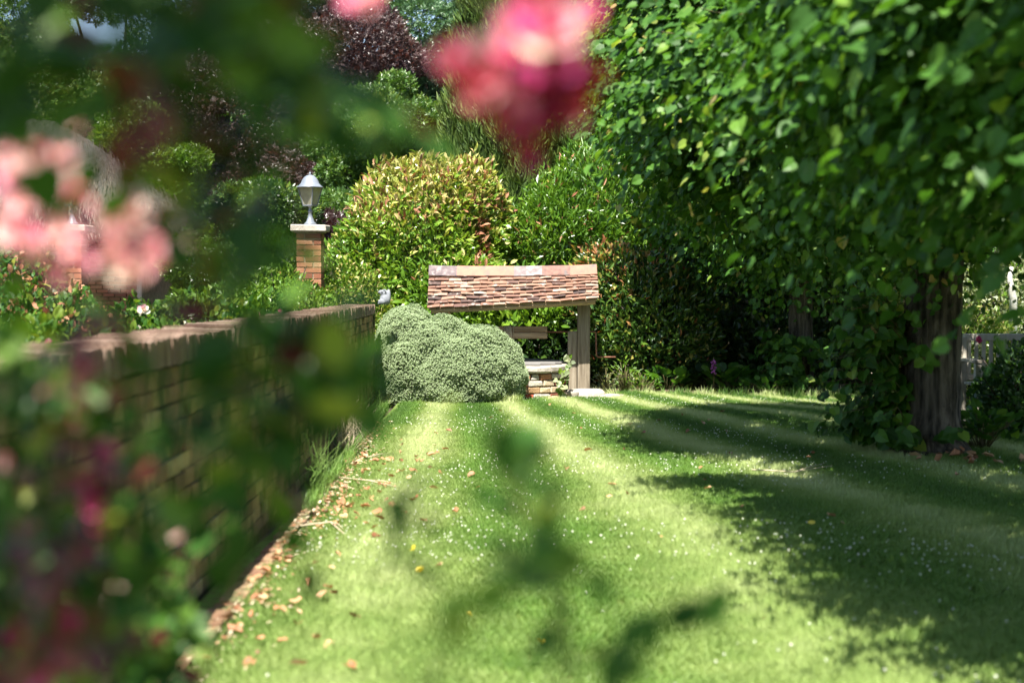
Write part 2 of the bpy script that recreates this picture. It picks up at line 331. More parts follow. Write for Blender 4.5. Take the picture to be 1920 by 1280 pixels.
# ---- foliage: individual leaves (at most ~300, the largest in view) + one joined part for the rest
def foliage(parent, P, ax, nr, sz, tpl, mats, midx, n_ind=0, leaf_name='leaf', minpx=9, smooth=False, rest_name='foliage'):
    Mx = basis(ax, nr); n = len(P); sz = np.asarray(sz, float)
    ind = np.zeros(n, bool)
    if n_ind:
        cen = P+Mx[:, :, 1]*sz[:, None]*.5
        u, v, d, ok = proj(cen); spx = sz*FPX/d
        ok &= (u > 5) & (u < 1915) & (v > 5) & (v < 1275) & (spx > minpx)
        idx = np.where(ok)[0]
        if len(idx):
            cell = np.clip(spx[idx].mean()*.7, 8, 60)
            key = (u[idx]//cell).astype(int)*1000+(v[idx]//cell).astype(int)
            order = np.argsort(d[idx]); _, first = np.unique(key[order], return_index=True)
            vis = idx[order[first]]
            vis = vis[np.argsort(-spx[vis])][:n_ind]
            ind[vis] = True
    wl = np.array(wloc(parent)) if parent is not None else np.zeros(3)
    if ind.any():
        meshes = {}
        for m in range(len(mats)):
            meshes[m] = np_mesh(leaf_name, tpl[0], tpl[1], [mats[m]], smooth=smooth)
        for i in np.where(ind)[0]:
            o = bpy.data.objects.new(leaf_name, meshes[int(midx[i])]); C.objects.link(o); o.parent = parent
            mm = Mx[i]*sz[i]
            q = Matrix([[*mm[0], P[i, 0]-wl[0]], [*mm[1], P[i, 1]-wl[1]], [*mm[2], P[i, 2]-wl[2]], [0, 0, 0, 1]])
            o.matrix_basis = q
    rest = ~ind
    if rest.any():
        V, F = stamp(tpl, P[rest], Mx[rest], sz[rest])
        me = np_mesh(rest_name, V, F, mats, np.repeat(np.asarray(midx)[rest], len(tpl[1])), smooth)
        o = link(rest_name, me, parent); o['kind'] = 'stuff'; return o
def blob_pts(ells, n, seed, depth=.18, amp=.10, freq=3.0, zmin=0.02, p=2.0):
    """points in the outer shell of a union of lumpy (super)ellipsoids; returns P, outward normal, relative depth"""
    r = np.random.default_rng(seed); E = np.array(ells, float); A = (E[:, 3]*E[:, 4]+E[:, 3]*E[:, 5]+E[:, 4]*E[:, 5]); A = A/A.sum()
    out = []; tot = 0
    while tot < n:
        k = r.choice(len(E), size=n, p=A); d = nrm(r.normal(size=(n, 3)))
        sup = (np.abs(d)**p).sum(1)**(-1/p)
        e = E[k]; q = d*sup[:, None]
        world = e[:, :3]+q*e[:, 3:]
        lump = 1+amp*noise3(world, freq, seed+5)
        dep = np.minimum(r.exponential(depth, n), .85)
        P = e[:, :3]+q*e[:, 3:]*(lump*(1-dep))[:, None]
        N = nrm(q/e[:, 3:])
        keep = P[:, 2] > zmin
        for j in range(len(E)):                     # drop points deep inside another lobe
            rel = (np.abs((P-E[j, :3])/E[j, 3:])**p).sum(1)**(1/p)
            keep &= ~((rel < .72) & (k != j))
        out.append((P[keep], N[keep], dep[keep])); tot += keep.sum()
    return tuple(np.concatenate([o[i] for o in out])[:n] for i in range(3))
def leafdirs(N, seed, out=.8, up=.35, jit=.7, nup=.5, nout=.7, njit=.6):
    r = np.random.default_rng(seed); n = len(N); Z = np.array([[0, 0, 1.]])
    ax = nrm(N*out+Z*up+r.normal(size=(n, 3))*jit); nr = nrm(N*nout+Z*nup+r.normal(size=(n, 3))*njit)
    return ax, nr
def shrub(name, label, cat, base, ells, n, tpl, size, mats, pick=None, seed=1, n_ind=0, depth=.18, amp=.1, freq=3, group=None, stems=5, p=2.0, minpx=9, dirs={}, leaf_name='leaf', bark='darkbark', parent=None, shoots=90):
    e = empty(name, base, label, cat, group)
    P, N, D = blob_pts(ells, n, seed, depth, amp, freq, p=p)
    r = np.random.default_rng(seed+2)
    if shoots:
        srf = np.where((D < .06) & (P[:, 2] > .4))[0]; pk_ = r.choice(srf, min(shoots, len(srf)), replace=False)
        dd = nrm(N[pk_]*.6+np.array([[0, 0, .8]])+r.normal(size=(len(pk_), 3))*.35); ll = size*(.6+1.5*r.random(len(pk_)))
        for k in range(7): P = np.concatenate([P, P[pk_]+dd*(ll*(k+1)/7)[:, None]+r.normal(size=(len(pk_), 3))*size*.12]); N = np.concatenate([N, N[pk_]]); D = np.concatenate([D, D[pk_]*0])
    ax, nr = leafdirs(N, seed+1, **dirs)
    sz = size*(.55+.8*r.random(len(P)))
    mi = pick(P, N, D, r) if pick else np.zeros(len(P), int)
    foliage(e, P, ax, nr, sz, tpl, mats, mi, n_ind, leaf_name, minpx)
    if stems:
        tb = []; b = np.array(base, float); EE = np.array(ells)
        for i in range(stems):
            k = EE[i % len(EE)]; tgt = k[:3]+r.normal(size=3)*k[3:]*.3; b0 = b+np.array([r.normal()*.08, r.normal()*.08, -.05])
            mid = (b0*.5+tgt*.5)+r.normal(size=3)*.08
            tb.append(([b0, mid, tgt], [.03, .02, .01], 5))
            for q in range(4):
                d = nrm(r.normal(size=3)); d[2] = abs(d[2]); tb.append(([mid, mid*.3+tgt*.7+d*k[3:]*.3, tgt+d*k[3:]*.6], [.015, .01, .005], 4))
        link('stems', tubes_mesh('stems', tb, M[bark]), e)
    return e
def tree(name, label, base, top, cen, rad, nclump, n, mat, size, seed, tpl=SPRIG, trunk_r=.2, clump_r=.32, cat='tree', dirs={}, group=None, mats=None, pick=None, bark='darkbark', n_ind=0):
    r = np.random.default_rng(seed); e = empty(name, base, label, cat, group); b = np.array(base, float); cen = np.array(cen, float); rad = np.array(rad, float)
    cl = []
    for i in range(nclump):
        d = nrm(r.normal(size=3)); q = cen+d*rad*(r.random()**.4)*.85
        s = clump_r*(.6+.8*r.random())*rad.mean(); cl.append([*q, s*1.15, s*1.15, s*.8])
    cl = np.array(cl)
    P, N, D = blob_pts(cl, n, seed+1, .22, .16, 1.6/size*.12, zmin=.3)
    ax, nr = leafdirs(N, seed+2, **dirs)
    sz = size*(.65+.7*r.random(len(P)))
    mi = pick(P, N, D, r) if pick else np.zeros(len(P), int)
    foliage(e, P, ax, nr, sz, tpl, mats or [mat], mi, n_ind, rest_name='crown')
    z1 = cen[2]; tb = [([b+(0, 0, -.1), b+(0, 0, .3), b*[.7, .7, 0]+cen*[.3, .3, 0]+(0, 0, z1*.5), cen], [trunk_r*1.4, trunk_r, trunk_r*.75, trunk_r*.35], 10, dict(flute=.06))]
    for q in cl[::2]:
        s0 = np.array([b[0]*.5+cen[0]*.5, b[1]*.5+cen[1]*.5, z1*(.35+.5*r.random())]); m = (s0+q[:3])/2+(0, 0, .2)
        tb.append(([s0, m, q[:3]], [trunk_r*.35, trunk_r*.2, trunk_r*.06], 5))
    link('trunk', tubes_mesh('trunk', tb, M[bark]), e)
    return e
# ------------------------------------------------------------------ SETTING: ground
def wx(Y):      # lawn-side face of the garden wall
    return float(np.interp(Y, [0, 5.4, 8.2, 10.5, 13.6, 17.2], [-1.33, -1.37, -1.42, -1.46, -1.56, -1.66]))
WALL_Y0, WALL_Y1, WALL_H, WALL_T = 1.6, 17.05, 1.06, .33
def grid(name, x0, x1, y0, y1, nx, ny, zf, mat):
    X, Y = np.meshgrid(np.linspace(x0, x1, nx), np.linspace(y0, y1, ny)); Z = zf(X, Y)
    V = np.stack([X.ravel(), Y.ravel(), Z.ravel()], 1); i = np.arange(nx*ny).reshape(ny, nx)
    F = np.stack([i[:-1, :-1], i[:-1, 1:], i[1:, 1:], i[1:, :-1]], -1).reshape(-1, 4)
    return link(name, np_mesh(name, V, F, [mat], smooth=True))
def gz(X, Y): return .012*np.sin(X*1.3+Y*.7)+.01*np.sin(Y*1.9-X*.6)
tag(grid('ground', -400, 400, -60, 500, 90, 90, lambda X, Y: -.06+0*X, M['soil']), kind='structure')
lawn = tag(grid('lawn', -1.36, 14, -6, 18.6, 150, 200, gz, M['lawn']), kind='structure')
tag(grid('flower_bed', -9, -1.6, 0, 18.5, 60, 100, lambda X, Y: .04+.03*np.sin(X*3+Y*2.3)+.02*np.sin(Y*5), M['soil']), kind='structure')
tag(grid('planting_bed', -1.2, 9, 17.75, 24, 60, 40, lambda X, Y: np.where(Y < 18.0, -.02, .02)+.02*np.sin(X*4+Y*3), M['soil']), kind='structure')
# ---- grass (geometry nodes instances of a tuft)
def tuft_mesh(seed, nb=16, h=.034, rad=.03):
    r = np.random.default_rng(seed); V = []; F = []
    for i in range(nb):
        a = r.random()*6.28; b = np.array([math.cos(a), math.sin(a), 0])*rad*math.sqrt(r.random()); l = h*(.6+.7*r.random()); t = r.random()*6.28
        w_ = .0019; lean = np.array([math.cos(t), math.sin(t), 0])*l*(.25+.5*r.random()); s = np.array([-math.sin(t), math.cos(t), 0])*w_
        k = len(V); V += [b-s, b+s, b+lean*.4+s*.8+(0, 0, l*.6), b+lean*.4-s*.8+(0, 0, l*.6), b+lean+(0, 0, l)]
        F += [(k, k+1, k+2), (k, k+2, k+3), (k+3, k+2, k+4)]
    return np_mesh('grass_tuft', V, F, [M['blade']])
def instancer(name, P, rot, scl, me, label, cat, structure=None):
    src = bpy.data.objects.new(name+'_source', me)
    pm = bpy.data.meshes.new(name); pm.vertices.add(len(P)); pm.vertices.foreach_set('co', np.asarray(P, np.float32).ravel())
    a = pm.attributes.new('rot', 'FLOAT_VECTOR', 'POINT'); a.data.foreach_set('vector', np.asarray(rot, np.float32).ravel())
    a = pm.attributes.new('scl', 'FLOAT', 'POINT'); a.data.foreach_set('value', np.asarray(scl, np.float32).ravel())
    o = bpy.data.objects.new(name, pm); C.objects.link(o)
    g = bpy.data.node_groups.new(name, 'GeometryNodeTree')
    g.interface.new_socket('Geometry', in_out='INPUT', socket_type='NodeSocketGeometry'); g.interface.new_socket('Geometry', in_out='OUTPUT', socket_type='NodeSocketGeometry')
    gi = g.nodes.new('NodeGroupInput'); go = g.nodes.new('NodeGroupOutput'); ip = g.nodes.new('GeometryNodeInstanceOnPoints'); oi = g.nodes.new('GeometryNodeObjectInfo')
    oi.inputs['Object'].default_value = src
    nr_ = g.nodes.new('GeometryNodeInputNamedAttribute'); nr_.data_type = 'FLOAT_VECTOR'; nr_.inputs[0].default_value = 'rot'
    ns = g.nodes.new('GeometryNodeInputNamedAttribute'); ns.data_type = 'FLOAT'; ns.inputs[0].default_value = 'scl'
    g.links.new(gi.outputs[0], ip.inputs['Points']); g.links.new(oi.outputs['Geometry'], ip.inputs['Instance'])
    g.links.new(nr_.outputs[0], ip.inputs['Rotation']); g.links.new(ns.outputs[0], ip.inputs['Scale']); g.links.new(ip.outputs[0], go.inputs[0])
    md = o.modifiers.new('scatter', 'NODES'); md.node_group = g
    return tag(o, label, cat, kind='stuff')
n = 95000
Yg = 2.8+(18.25-2.8)*rng.random(n)**.8; half = .40*Yg+.5
Xg = np.maximum(-1.3, -half)+(np.minimum(9, half)-np.maximum(-1.3, -half))*rng.random(n)
m_ = (Xg > np.interp(Yg, [0, 5.4, 10.5, 17.2], [-1.12, -1.16, -1.25, -1.45])) & ((Xg+.0)**2+(Yg-18.2)**2 > .78**2) & ~((Yg > 17.42) & (Xg > .2) & (Xg < 1.35))
Xg, Yg = Xg[m_], Yg[m_]
st = np.cos((stripe_u(Xg, Yg)-.2)*2*PI/1.04)
rot = np.stack([-.42*st+rng.normal(size=len(Xg))*.12, rng.normal(size=len(Xg))*.12, rng.random(len(Xg))*.9], 1)
instancer('grass', np.stack([Xg, Yg, gz(Xg, Yg)-.003], 1), rot, .7+.6*rng.random(len(Xg)), tuft_mesh(3), 'short mown green grass covering the striped lawn', 'grass')
# longer grass at the foot of the wall, shrubs and well
Pl = []; 
for i in range(2600):
    q = random.random()
    if q < .45: Y = random.uniform(8.5, 16); X = wx(Y)+.16+random.gauss(0, .03)
    elif q < .75: X = random.uniform(-1.6, .1); Y = 16.98+random.gauss(0, .05)
    else: X = random.uniform(.9, 6.5); Y = 18.0+random.gauss(0, .15)
    Pl.append((X, Y, 0))
Pl = np.array(Pl)
instancer('long_grass', Pl, np.stack([rng.normal(size=len(Pl))*.2, rng.normal(size=len(Pl))*.2, rng.random(len(Pl))*6.28], 1), .6+.9*rng.random(len(Pl)), tuft_mesh(5, 9, .085, .03), 'longer unmown grass along the wall foot and bed edge', 'grass')
# clover heads
cl_t = bpy.data.meshes.new('clover'); bm = bmesh.new(); bmesh.ops.create_icosphere(bm, subdivisions=1, radius=.0058); cl_me = bm_mesh('clover_head', bm, M['clover'])
nc = 9000; Yc = 4.4+13.2*rng.random(nc)**.8; Xc = -1.1+(1.1+.38*Yc)*rng.random(nc)
m_ = noise3(np.stack([Xc, Yc, 0*Xc], 1), 1.4, 4, 3)+.35*rng.normal(size=nc) > .42
Xc, Yc = Xc[m_], Yc[m_]
instancer('clover_flowers', np.stack([Xc, Yc, gz(Xc, Yc)+.03], 1), np.zeros((len(Xc), 3)), .55+.6*rng.random(len(Xc)), cl_me, 'tiny white clover heads dotted through the lawn', 'clover')
# ------------------------------------------------------------------ garden wall
def brick_variants(mat, sz, k=5, jit=.004, name='brick'):
    res = []
    for i in range(k):
        bm = bmesh.new(); bx(bm, (0, 0, 0), (sz[0]*random.uniform(.96, 1.0), sz[1], sz[2]*random.uniform(.94, 1.0)), None, jit); res.append(bm_mesh(name, bm, mat))
    return res
def place_pieces(parent, pieces, variants, cap=300, name='brick', rest='bricks'):
    """pieces: list of (pos, rot3x3); biggest in the picture as single objects, the others joined"""
    P = np.array([p[0] for p in pieces], float); u, v, d, ok = proj(P)
    inside = ok & (u > 0) & (u < 1920) & (v > 0) & (v < 1280)
    order = np.lexsort((d, ~inside)); chosen = set(order[:cap].tolist()); wl = wloc(parent)
    bm = None
    for i, (p, rt) in enumerate(pieces):
        me = random.choice(variants); mt = Matrix.Translation(Vector(p)-wl) @ rt.to_4x4()
        if i in chosen:
            o = bpy.data.objects.new(name, me); C.objects.link(o); o.parent = parent; o.matrix_basis = mt
        else:
            if bm is None: bm = bmesh.new()
            k = len(bm.verts); bm.from_mesh(me); bm.verts.ensure_lookup_table()
            for vtx in bm.verts[k:]: vtx.co = mt @ vtx.co
    if bm is not None:
        me = bpy.data.meshes.new(rest); bm.to_mesh(me); bm.free(); me.materials.append(variants[0].materials[0])
        o = bpy.data.objects.new(rest, me); C.objects.link(o); o.parent = parent; o['kind'] = 'stuff'
wall = empty('garden_wall', (wx(9), 9, 0), 'old mossy brick garden wall running along the left of the lawn', 'wall')
ys = np.linspace(WALL_Y0, WALL_Y1, 40); V = []; F = []
for i, y in enumerate(ys):
    x = wx(y)-.012; V += [(x, y, -.1), (x, y, WALL_H), (x-WALL_T+.02, y, WALL_H), (x-WALL_T+.02, y, -.1)]
    if i: k = i*4; F += [(k-4+j, k-4+(j+1) % 4, k+(j+1) % 4, k+j) for j in range(4)]
F += [(0, 1, 2, 3), (len(V)-4, len(V)-1, len(V)-2, len(V)-3)]
link('mortar_core', np_mesh('mortar_core', V, F, [M['moss_mortar']]), wall)
pcs = []
ncr = int(WALL_H/.075)
for c in range(ncr):
    y = WALL_Y0+.11+(c % 2)*.11
    while y < WALL_Y1-.05:
        t = (wx(y+.1)-wx(y-.1))/.2; rt = Matrix.Rotation(-math.atan(t)+random.gauss(0, .012), 3, 'Z')
        pcs.append(((wx(y)-.05+random.gauss(0, .004), y, .04+c*.075), rt))
        if c > 8: pcs.append(((wx(y)-WALL_T+.045+random.gauss(0, .003), y, .04+c*.075), rt))
        y += .225
for c in range(ncr):     # far end of the wall
    for k in range(2): pcs.append(((wx(WALL_Y1)-.10-k*.14, WALL_Y1+.03, .04+c*.075), Matrix.Rotation(PI/2, 3, 'Z')@Matrix.Identity(3)))
place_pieces(wall, pcs, brick_variants(M['wallbrick'], (.1, .212, .064), 6, .006), 300)
pcs = []; y = WALL_Y0+.05
while y < WALL_Y1+.06:
    pcs.append(((wx(y)-WALL_T/2+random.gauss(0, .004), y, WALL_H+.058+random.gauss(0, .0025)), Matrix.Rotation(random.gauss(0, .012), 3, 'Z')@Matrix.Rotation(random.gauss(0, .02), 3, 'X'))); y += .0755
place_pieces(wall, pcs, brick_variants(M['coping'], (WALL_T+.035, .0705, .112), 6, .004, 'coping_brick'), 300, 'coping_brick', 'coping_bricks')
# brick edging along the foot of the wall
edg = tag(empty('brick_edging', (-1.25, 6, 0)), kind='structure'); pcs = []; y = 3.0
while y < 12.5:
    pcs.append(((wx(y)+.17+random.gauss(0, .006), y, .006+random.gauss(0, .006)), Matrix.Rotation(random.gauss(0, .03), 3, 'Z')@Matrix.Rotation(random.gauss(0, .03), 3, 'Y'))); y += .226
place_pieces(edg, pcs, brick_variants(M['edging'], (.105, .212, .05), 5, .008), 300)
# ------------------------------------------------------------------ the well
well = empty('garden_well', (at(965, 700, 18.2).x, 18.2, 0), 'old brick well under a small clay tiled roof on oak posts', 'well')
wxc = well.location.x; WY = 18.2
core_h = .315
link('curb_core', lathe_mesh('curb_core', [(.60, -.05), (.62, .0), (.62, core_h), (.50, core_h), (.50, .02)], M['mortar'], 40, (wxc, WY, 0)), well)
zc = 0.0
for row, hh in enumerate((.06, .085, .085, .078)):
    a = random.random(); zc_mid = zc+hh/2
    while a < 2*PI+random.random()*.1-.15:
        wd = random.choice((.11, .13, .16, .19, .2)) if row else random.uniform(.15, .26); da = wd/.65
        ang = a+da/2+PI; bm = bmesh.new(); bx(bm, (0, 0, 0), (wd-.014, .09, hh-.014), None, .007, .008)
        for v in bm.verts: v.co += Vector((random.uniform(-1, 1), random.uniform(-1, 1), random.uniform(-1, 1)))*.003
        rt = Matrix.Rotation(ang+PI/2, 3, 'Z')
        c_ = Vector((wxc+.62*math.cos(ang), WY+.62*math.sin(ang), zc_mid))
        for v in bm.verts: v.co = rt@v.co+c_
        mt = random.choices((M['cream'], M['redbrick'], M['brick'], M['stone']), (5, 2.2, 2.6, 1.4))[0]
        link('brick', bm_mesh('brick', bm, mt), well); a += da
    zc += hh
# capstones
a = .3; segs = [.9, 1.15, .95, 1.1, 1.0, 1.18]; sm = sum(segs)
for sg in segs:
    da = sg/sm*2*PI; bm = bmesh.new(); k = 7; cols = []
    for i in range(k+1):
        t = a+.012+(da-.024)*i/k; ro = .705+.012*math.sin(t*5)+random.uniform(-.006, .006); ri = .50
        pr = [(ri, core_h+.003), (ro-.015, core_h+.003), (ro, core_h+.025), (ro, .385), (ro-.02, .405), (ri, .405)]
        cols.append([bm.verts.new((wxc+r_*math.cos(t), WY+r_*math.sin(t), z_+random.uniform(-.003, .003))) for r_, z_ in pr])
    for p_, q_ in zip(cols, cols[1:]):
        for j in range(6): bm.faces.new((p_[j], p_[(j+1) % 6], q_[(j+1) % 6], q_[j]))
    bm.faces.new(cols[0]); bm.faces.new(cols[-1][::-1])
    link('capstone', bm_mesh('capstone', bm, M['stone']), well); a += da
for i in range(7):          # boarded lid
    yy = -.52+i*.1735; hw = math.sqrt(max(.0, .60**2-min(abs(yy), .58)**2))+.02
    box_obj('lid_board', (wxc, WY+yy, .422+random.uniform(0, .003)), (2*hw, .165, .028), M['lid'], well, bev=.004)
# posts
def zpx(py, Y): return at(960, py, Y).z
def xpx(px, Y): return at(px, 640, Y).x
pw = 24/FPX*WY
PR, PL = xpx(1094, WY), xpx(826, WY)
for k, X in ((0, PR), (1, PL)):
    bm = bmesh.new(); bx(bm, (X, WY, .77), (pw, pw, 1.6), Matrix.Identity(3), .004, .006); link('post', bm_mesh('post', bm, M['oak']), well)
    sgn = -1 if k == 0 else 1
    bm = bmesh.new(); bx(bm, (X+sgn*(pw/2+.06), WY+.0, .39), (.115, .14, .86), None, .004, .006); link('short_post', bm_mesh('short_post', bm, M['oak']), well)
    bm = bmesh.new(); bmesh.ops.create_icosphere(bm, subdivisions=1, radius=.012)
# iron axle, windlass, crank
zax = zpx(622, WY)
link('windlass_axle', tubes_mesh('windlass_axle', [([(PL-.15, WY, zax), (xpx(1116, WY), WY, zax)], .011, 8), ], M['iron']), well)
cx = xpx(1117, WY)
ax_ = [(cx-.02, WY-.0, zax), (cx, WY, zax-.01), (cx+.004, WY-.02, zax-.14), (cx+.008, WY-.03, zpx(666, WY)), (cx+.03, WY-.03, zpx(669, WY)), (xpx(1154, WY), WY-.03, zpx(669, WY))]
link('crank_handle', tubes_mesh('crank_handle', [(ax_, .0105, 8)], M['iron']), well)
x0, x1 = PL+.25, xpx(1026, WY); bh = .078
for s_ in (-1, 1):
    bm = bmesh.new(); bx(bm, ((x0+x1)/2, WY, zax+s_*(bh/2+.002)-.005), (x1-x0, .15, bh-.004), None, .003, .006); link('windlass_drum', bm_mesh('windlass_drum', bm, M['oakh']), well)
tb = []
for i in range(9):
    X = xpx(946, WY)+i*.0135+random.uniform(-.003, .003); q = .083; dx = random.uniform(-.02, .02) if i > 5 else random.uniform(-.004, .004)
    pts = [(X, WY-.084, zax-q-.003), (X+dx, WY-.084, zax+q-.006), (X+dx, WY+.084, zax+q-.006), (X, WY+.084, zax-q-.003), (X, WY-.084, zax-q-.003)]
    tb.append((pts, .0075, 5))
link('rope', tubes_mesh('rope', tb, M['rope']), well)
# roof: bilinear slope so that it sags like the old one
RL, RR_ = at(804, 514, WY-.03), at(1120, 510, WY-.03)
EL, ER = at(801, 578, WY-.5), at(1123, 560, WY-.5)
def slope(u, t, back=False):
    sag = -.018*math.sin(PI*u)*(.4+.6*t)
    a_ = RL.lerp(RR_, u); b_ = EL.lerp(ER, u); p_ = a_.lerp(b_, t); p_.z += sag
    if back: p_.y = 2*WY-p_.y
    return p_
nrow = 9; ncol = 13
for back in (False, True):
    tiles = []
    for rw in range(nrow):
        off = (.5/ncol if rw % 2 else 0)
        edges = [0]+[min(1, max(0, (j+ (0.5 if rw % 2 else 1))/ncol+random.uniform(-.006, .006))) for j in range(ncol)]+([1] if rw % 2 else [])
        edges[-1] = 1
        t0 = (rw-.25)/nrow; t1 = (rw+1)/nrow+.02
        for j in range(len(edges)-1):
            u0, u1 = edges[j]+.0012, edges[j+1]-.0012
            if u1-u0 < .01: continue
            bm = bmesh.new(); jt = random.gauss(0, .009); lift = .034+random.uniform(-.004, .009); tw = random.gauss(0, .005); cr = random.uniform(.0, .006)
            n_ = Vector((0, -.7 if not back else .7, .72)); vs_ = []
            for (uu, e_) in ((u0, 0), ((u0+u1)/2, 1), (u1, 2)):
                for tt, lf in ((t0, .004), (t1+jt, lift)):
                    p_ = slope(uu, tt, back)+n_*(lf+tw*(e_-1)+(cr if e_ == 1 else 0))+Vector((0, 0, random.uniform(-.002, .002)))
                    vs_.append((bm.verts.new(p_), bm.verts.new(p_-n_*.015)))
            def q4(a1, b1, c1, d1):
                try: bm.faces.new((a1, b1, c1, d1))
                except ValueError: pass
            for e_ in (0, 1):
                A, B, Cc, D_ = vs_[2*e_], vs_[2*e_+1], vs_[2*e_+3], vs_[2*e_+2]
                q4(A[0], B[0], Cc[0], D_[0]); q4(A[1], D_[1], Cc[1], B[1]); q4(B[0], B[1], Cc[1], Cc[0]); q4(A[0], D_[0], D_[1], A[1])
            q4(vs_[0][0], vs_[0][1], vs_[1][1], vs_[1][0]); q4(vs_[4][0], vs_[5][0], vs_[5][1], vs_[4][1])
            if back: tiles.append(bm)
            else: link('roof_tile', bm_mesh('roof_tile', bm, M['tile']), well)
    for bm in tiles: link('roof_tile', bm_mesh('roof_tile', bm, M['tile']), well)
# battens boarding under the tiles, wall plates, gable boards
for back in (False, True):
    bm = bmesh.new(); n_ = Vector((0, -.7 if not back else .7, .72)); g_ = [[slope(u, t, back)-n_*.016 for u in (.01, .99)] for t in (0, 1.0)]
    vv = [bm.verts.new(p_) for p_ in (g_[0][0], g_[0][1], g_[1][1], g_[1][0])]+[bm.verts.new(p_-n_*.018) for p_ in (g_[0][0], g_[0][1], g_[1][1], g_[1][0])]
    for f in ((0, 1, 2, 3), (7, 6, 5, 4), (0, 4, 5, 1), (1, 5, 6, 2), (2, 6, 7, 3), (3, 7, 4, 0)): bm.faces.new([vv[i] for i in f])
    link('roof_boarding', bm_mesh('roof_boarding', bm, M['oakh']), well)
    a_, b_ = slope(.02, .98, back)-n_*.055, slope(.98, .98, back)-n_*.055
    link('eaves_beam', tubes_mesh('eaves_beam', [([a_, (a_+b_)/2+Vector((0, 0, -.008)), b_], .035, 4)], M['oakh'], False), well)
for X in (PL, PR):
    u = (X-RL.x)/(RR_.x-RL.x); f_, b_ = slope(u, .95), slope(u, .95, True); top = slope(u, .0)
    link('rafter', tubes_mesh('rafter', [([f_-Vector((0, 0, .06)), Vector((X, WY, top.z-.07))], .04, 4), ([b_-Vector((0, 0, .06)), Vector((X, WY, top.z-.07))], .04, 4)], M['oakh'], False), well)
    box_obj('tie_beam', (X, WY, (f_.z+b_.z)/2-.02), (.09, .86, .09), M['oakh'], well)
# ridge tiles: angled saddle tiles
nr_t = 6; rl, rr = at(804, 498, WY), at(1119, 496, WY)
for i in range(nr_t):
    u0, u1 = i/nr_t+.0015, (i+1)/nr_t+(.008 if i < nr_t-1 else 0)-.0015; dz = random.uniform(-.004, .008)-.014*math.sin(PI*(i+.5)/nr_t); tz = random.gauss(0, .005)
    bm = bmesh.new(); ring = []
    for u, zz in ((u0, dz-tz), (u1, dz+tz)):
        c_ = rl.lerp(rr, u)+Vector((0, 0, zz+ (i % 2)*.004)); r1 = []
        prof = [(-.125, -.125), (-.062, -.048), (-.022, -.008), (0, 0), (.022, -.008), (.062, -.048), (.125, -.125)]
        o1 = [bm.verts.new(c_+Vector((0, y_, z_))) for y_, z_ in prof]; i1 = [bm.verts.new(c_+Vector((0, y_*.9, z_-.018))) for y_, z_ in prof]
        ring.append((o1, i1))
    for j in range(6):
        bm.faces.new((ring[0][0][j], ring[1][0][j], ring[1][0][j+1], ring[0][0][j+1])); bm.faces.new((ring[0][1][j+1], ring[1][1][j+1], ring[1][1][j], ring[0][1][j]))
        for rg in ring: bm.faces.new((rg[0][j], rg[0][j+1], rg[1][j+1], rg[1][j]))
    for j in (0, 6): bm.faces.new((ring[0][0][j], ring[0][1][j], ring[1][1][j], ring[1][0][j]))
    o = link('ridge_tile', bm_mesh('ridge_tile', bm, M['ridge_grey'] if i in (0, 3) else M['ridge']), well)
    if i in (0, 3): o['label'] = 'weathered grey ridge tile'
# footing stones at the foot of the right post
def rock(name, c, s, seed, mat, label, cat='stone', group=None, parent=None):
    r = np.random.default_rng(seed); bm = bmesh.new(); bmesh.ops.create_icosphere(bm, subdivisions=3, radius=1)
    for v in bm.verts:
        p_ = np.array(v.co)[None]; k = 1+.16*float(noise3(p_, 2.2, seed, 3)[0]); q = Vector(v.co)*k; q.z = max(min(q.z, .55), -.5)
        v.co = Vector((q.x*s[0], q.y*s[1], q.z*s[2]))+Vector(c)
    o = link(name, bm_mesh(name, bm, mat, True), parent)
    if label: tag(o, label, cat, group)
    return o
rock('footing_stone', at(1098, 744, 17.75)+Vector((0, 0, .03)), (.25, .2, .12), 3, M['stone'], 'pale rounded footing stone under the right oak post')
rock('footing_stone', at(1146, 748, 17.72)+Vector((.0, 0, .0)), (.22, .2, .11), 5, M['stone'], 'low flat pale stone right of the post footing')
rock('rubble_stone', at(1046, 748, 17.5)+Vector((0, 0, .0)), (.11, .09, .07), 8, M['cream'], 'small cream rubble stone below the ivy sprig at the well')
rock('rubble_stone', at(1072, 744, 17.6)+Vector((0, 0, .02)), (.1, .08, .09), 9, M['stone'], 'small grey rubble stone between well and footing stone')
rock('rubble_stone', at(1013, 752, 17.42), (.13, .06, .045), 11, M['stone'], 'low pale rubble stone at the foot of the brick curb')
# ivy sprig climbing at the right of the well
r = np.random.default_rng(21); e = empty('ivy_sprig', (at(1056, 745, 17.42).x, 17.42, 0), 'pale green climbing sprig growing up the right side of the well', 'ivy')
pts = [at(1056, 745, 17.42), at(1050, 722, 17.4), at(1060, 700, 17.45), at(1064, 682, 17.5), at(1068, 672, 17.5)]
link('stem', tubes_mesh('stem', [(pts, .004, 5)], M['twig']), e)
P = np.array([np.array(pts[i % 4])*(1-t)+np.array(pts[i % 4+1])*t+r.normal(size=3)*[.035, .03, .02] for i, t in enumerate(r.random(30))])
ax, nr = leafdirs(np.tile([[0, -1., .1]], (30, 1)), 4, .3, -.2, .8, .3, 1, .3)
foliage(e, P, ax, nr, .06+.03*r.random(30), L_HEART, [M['willow'], M['fresh']], (r.random(30) > .6).astype(int), 30)
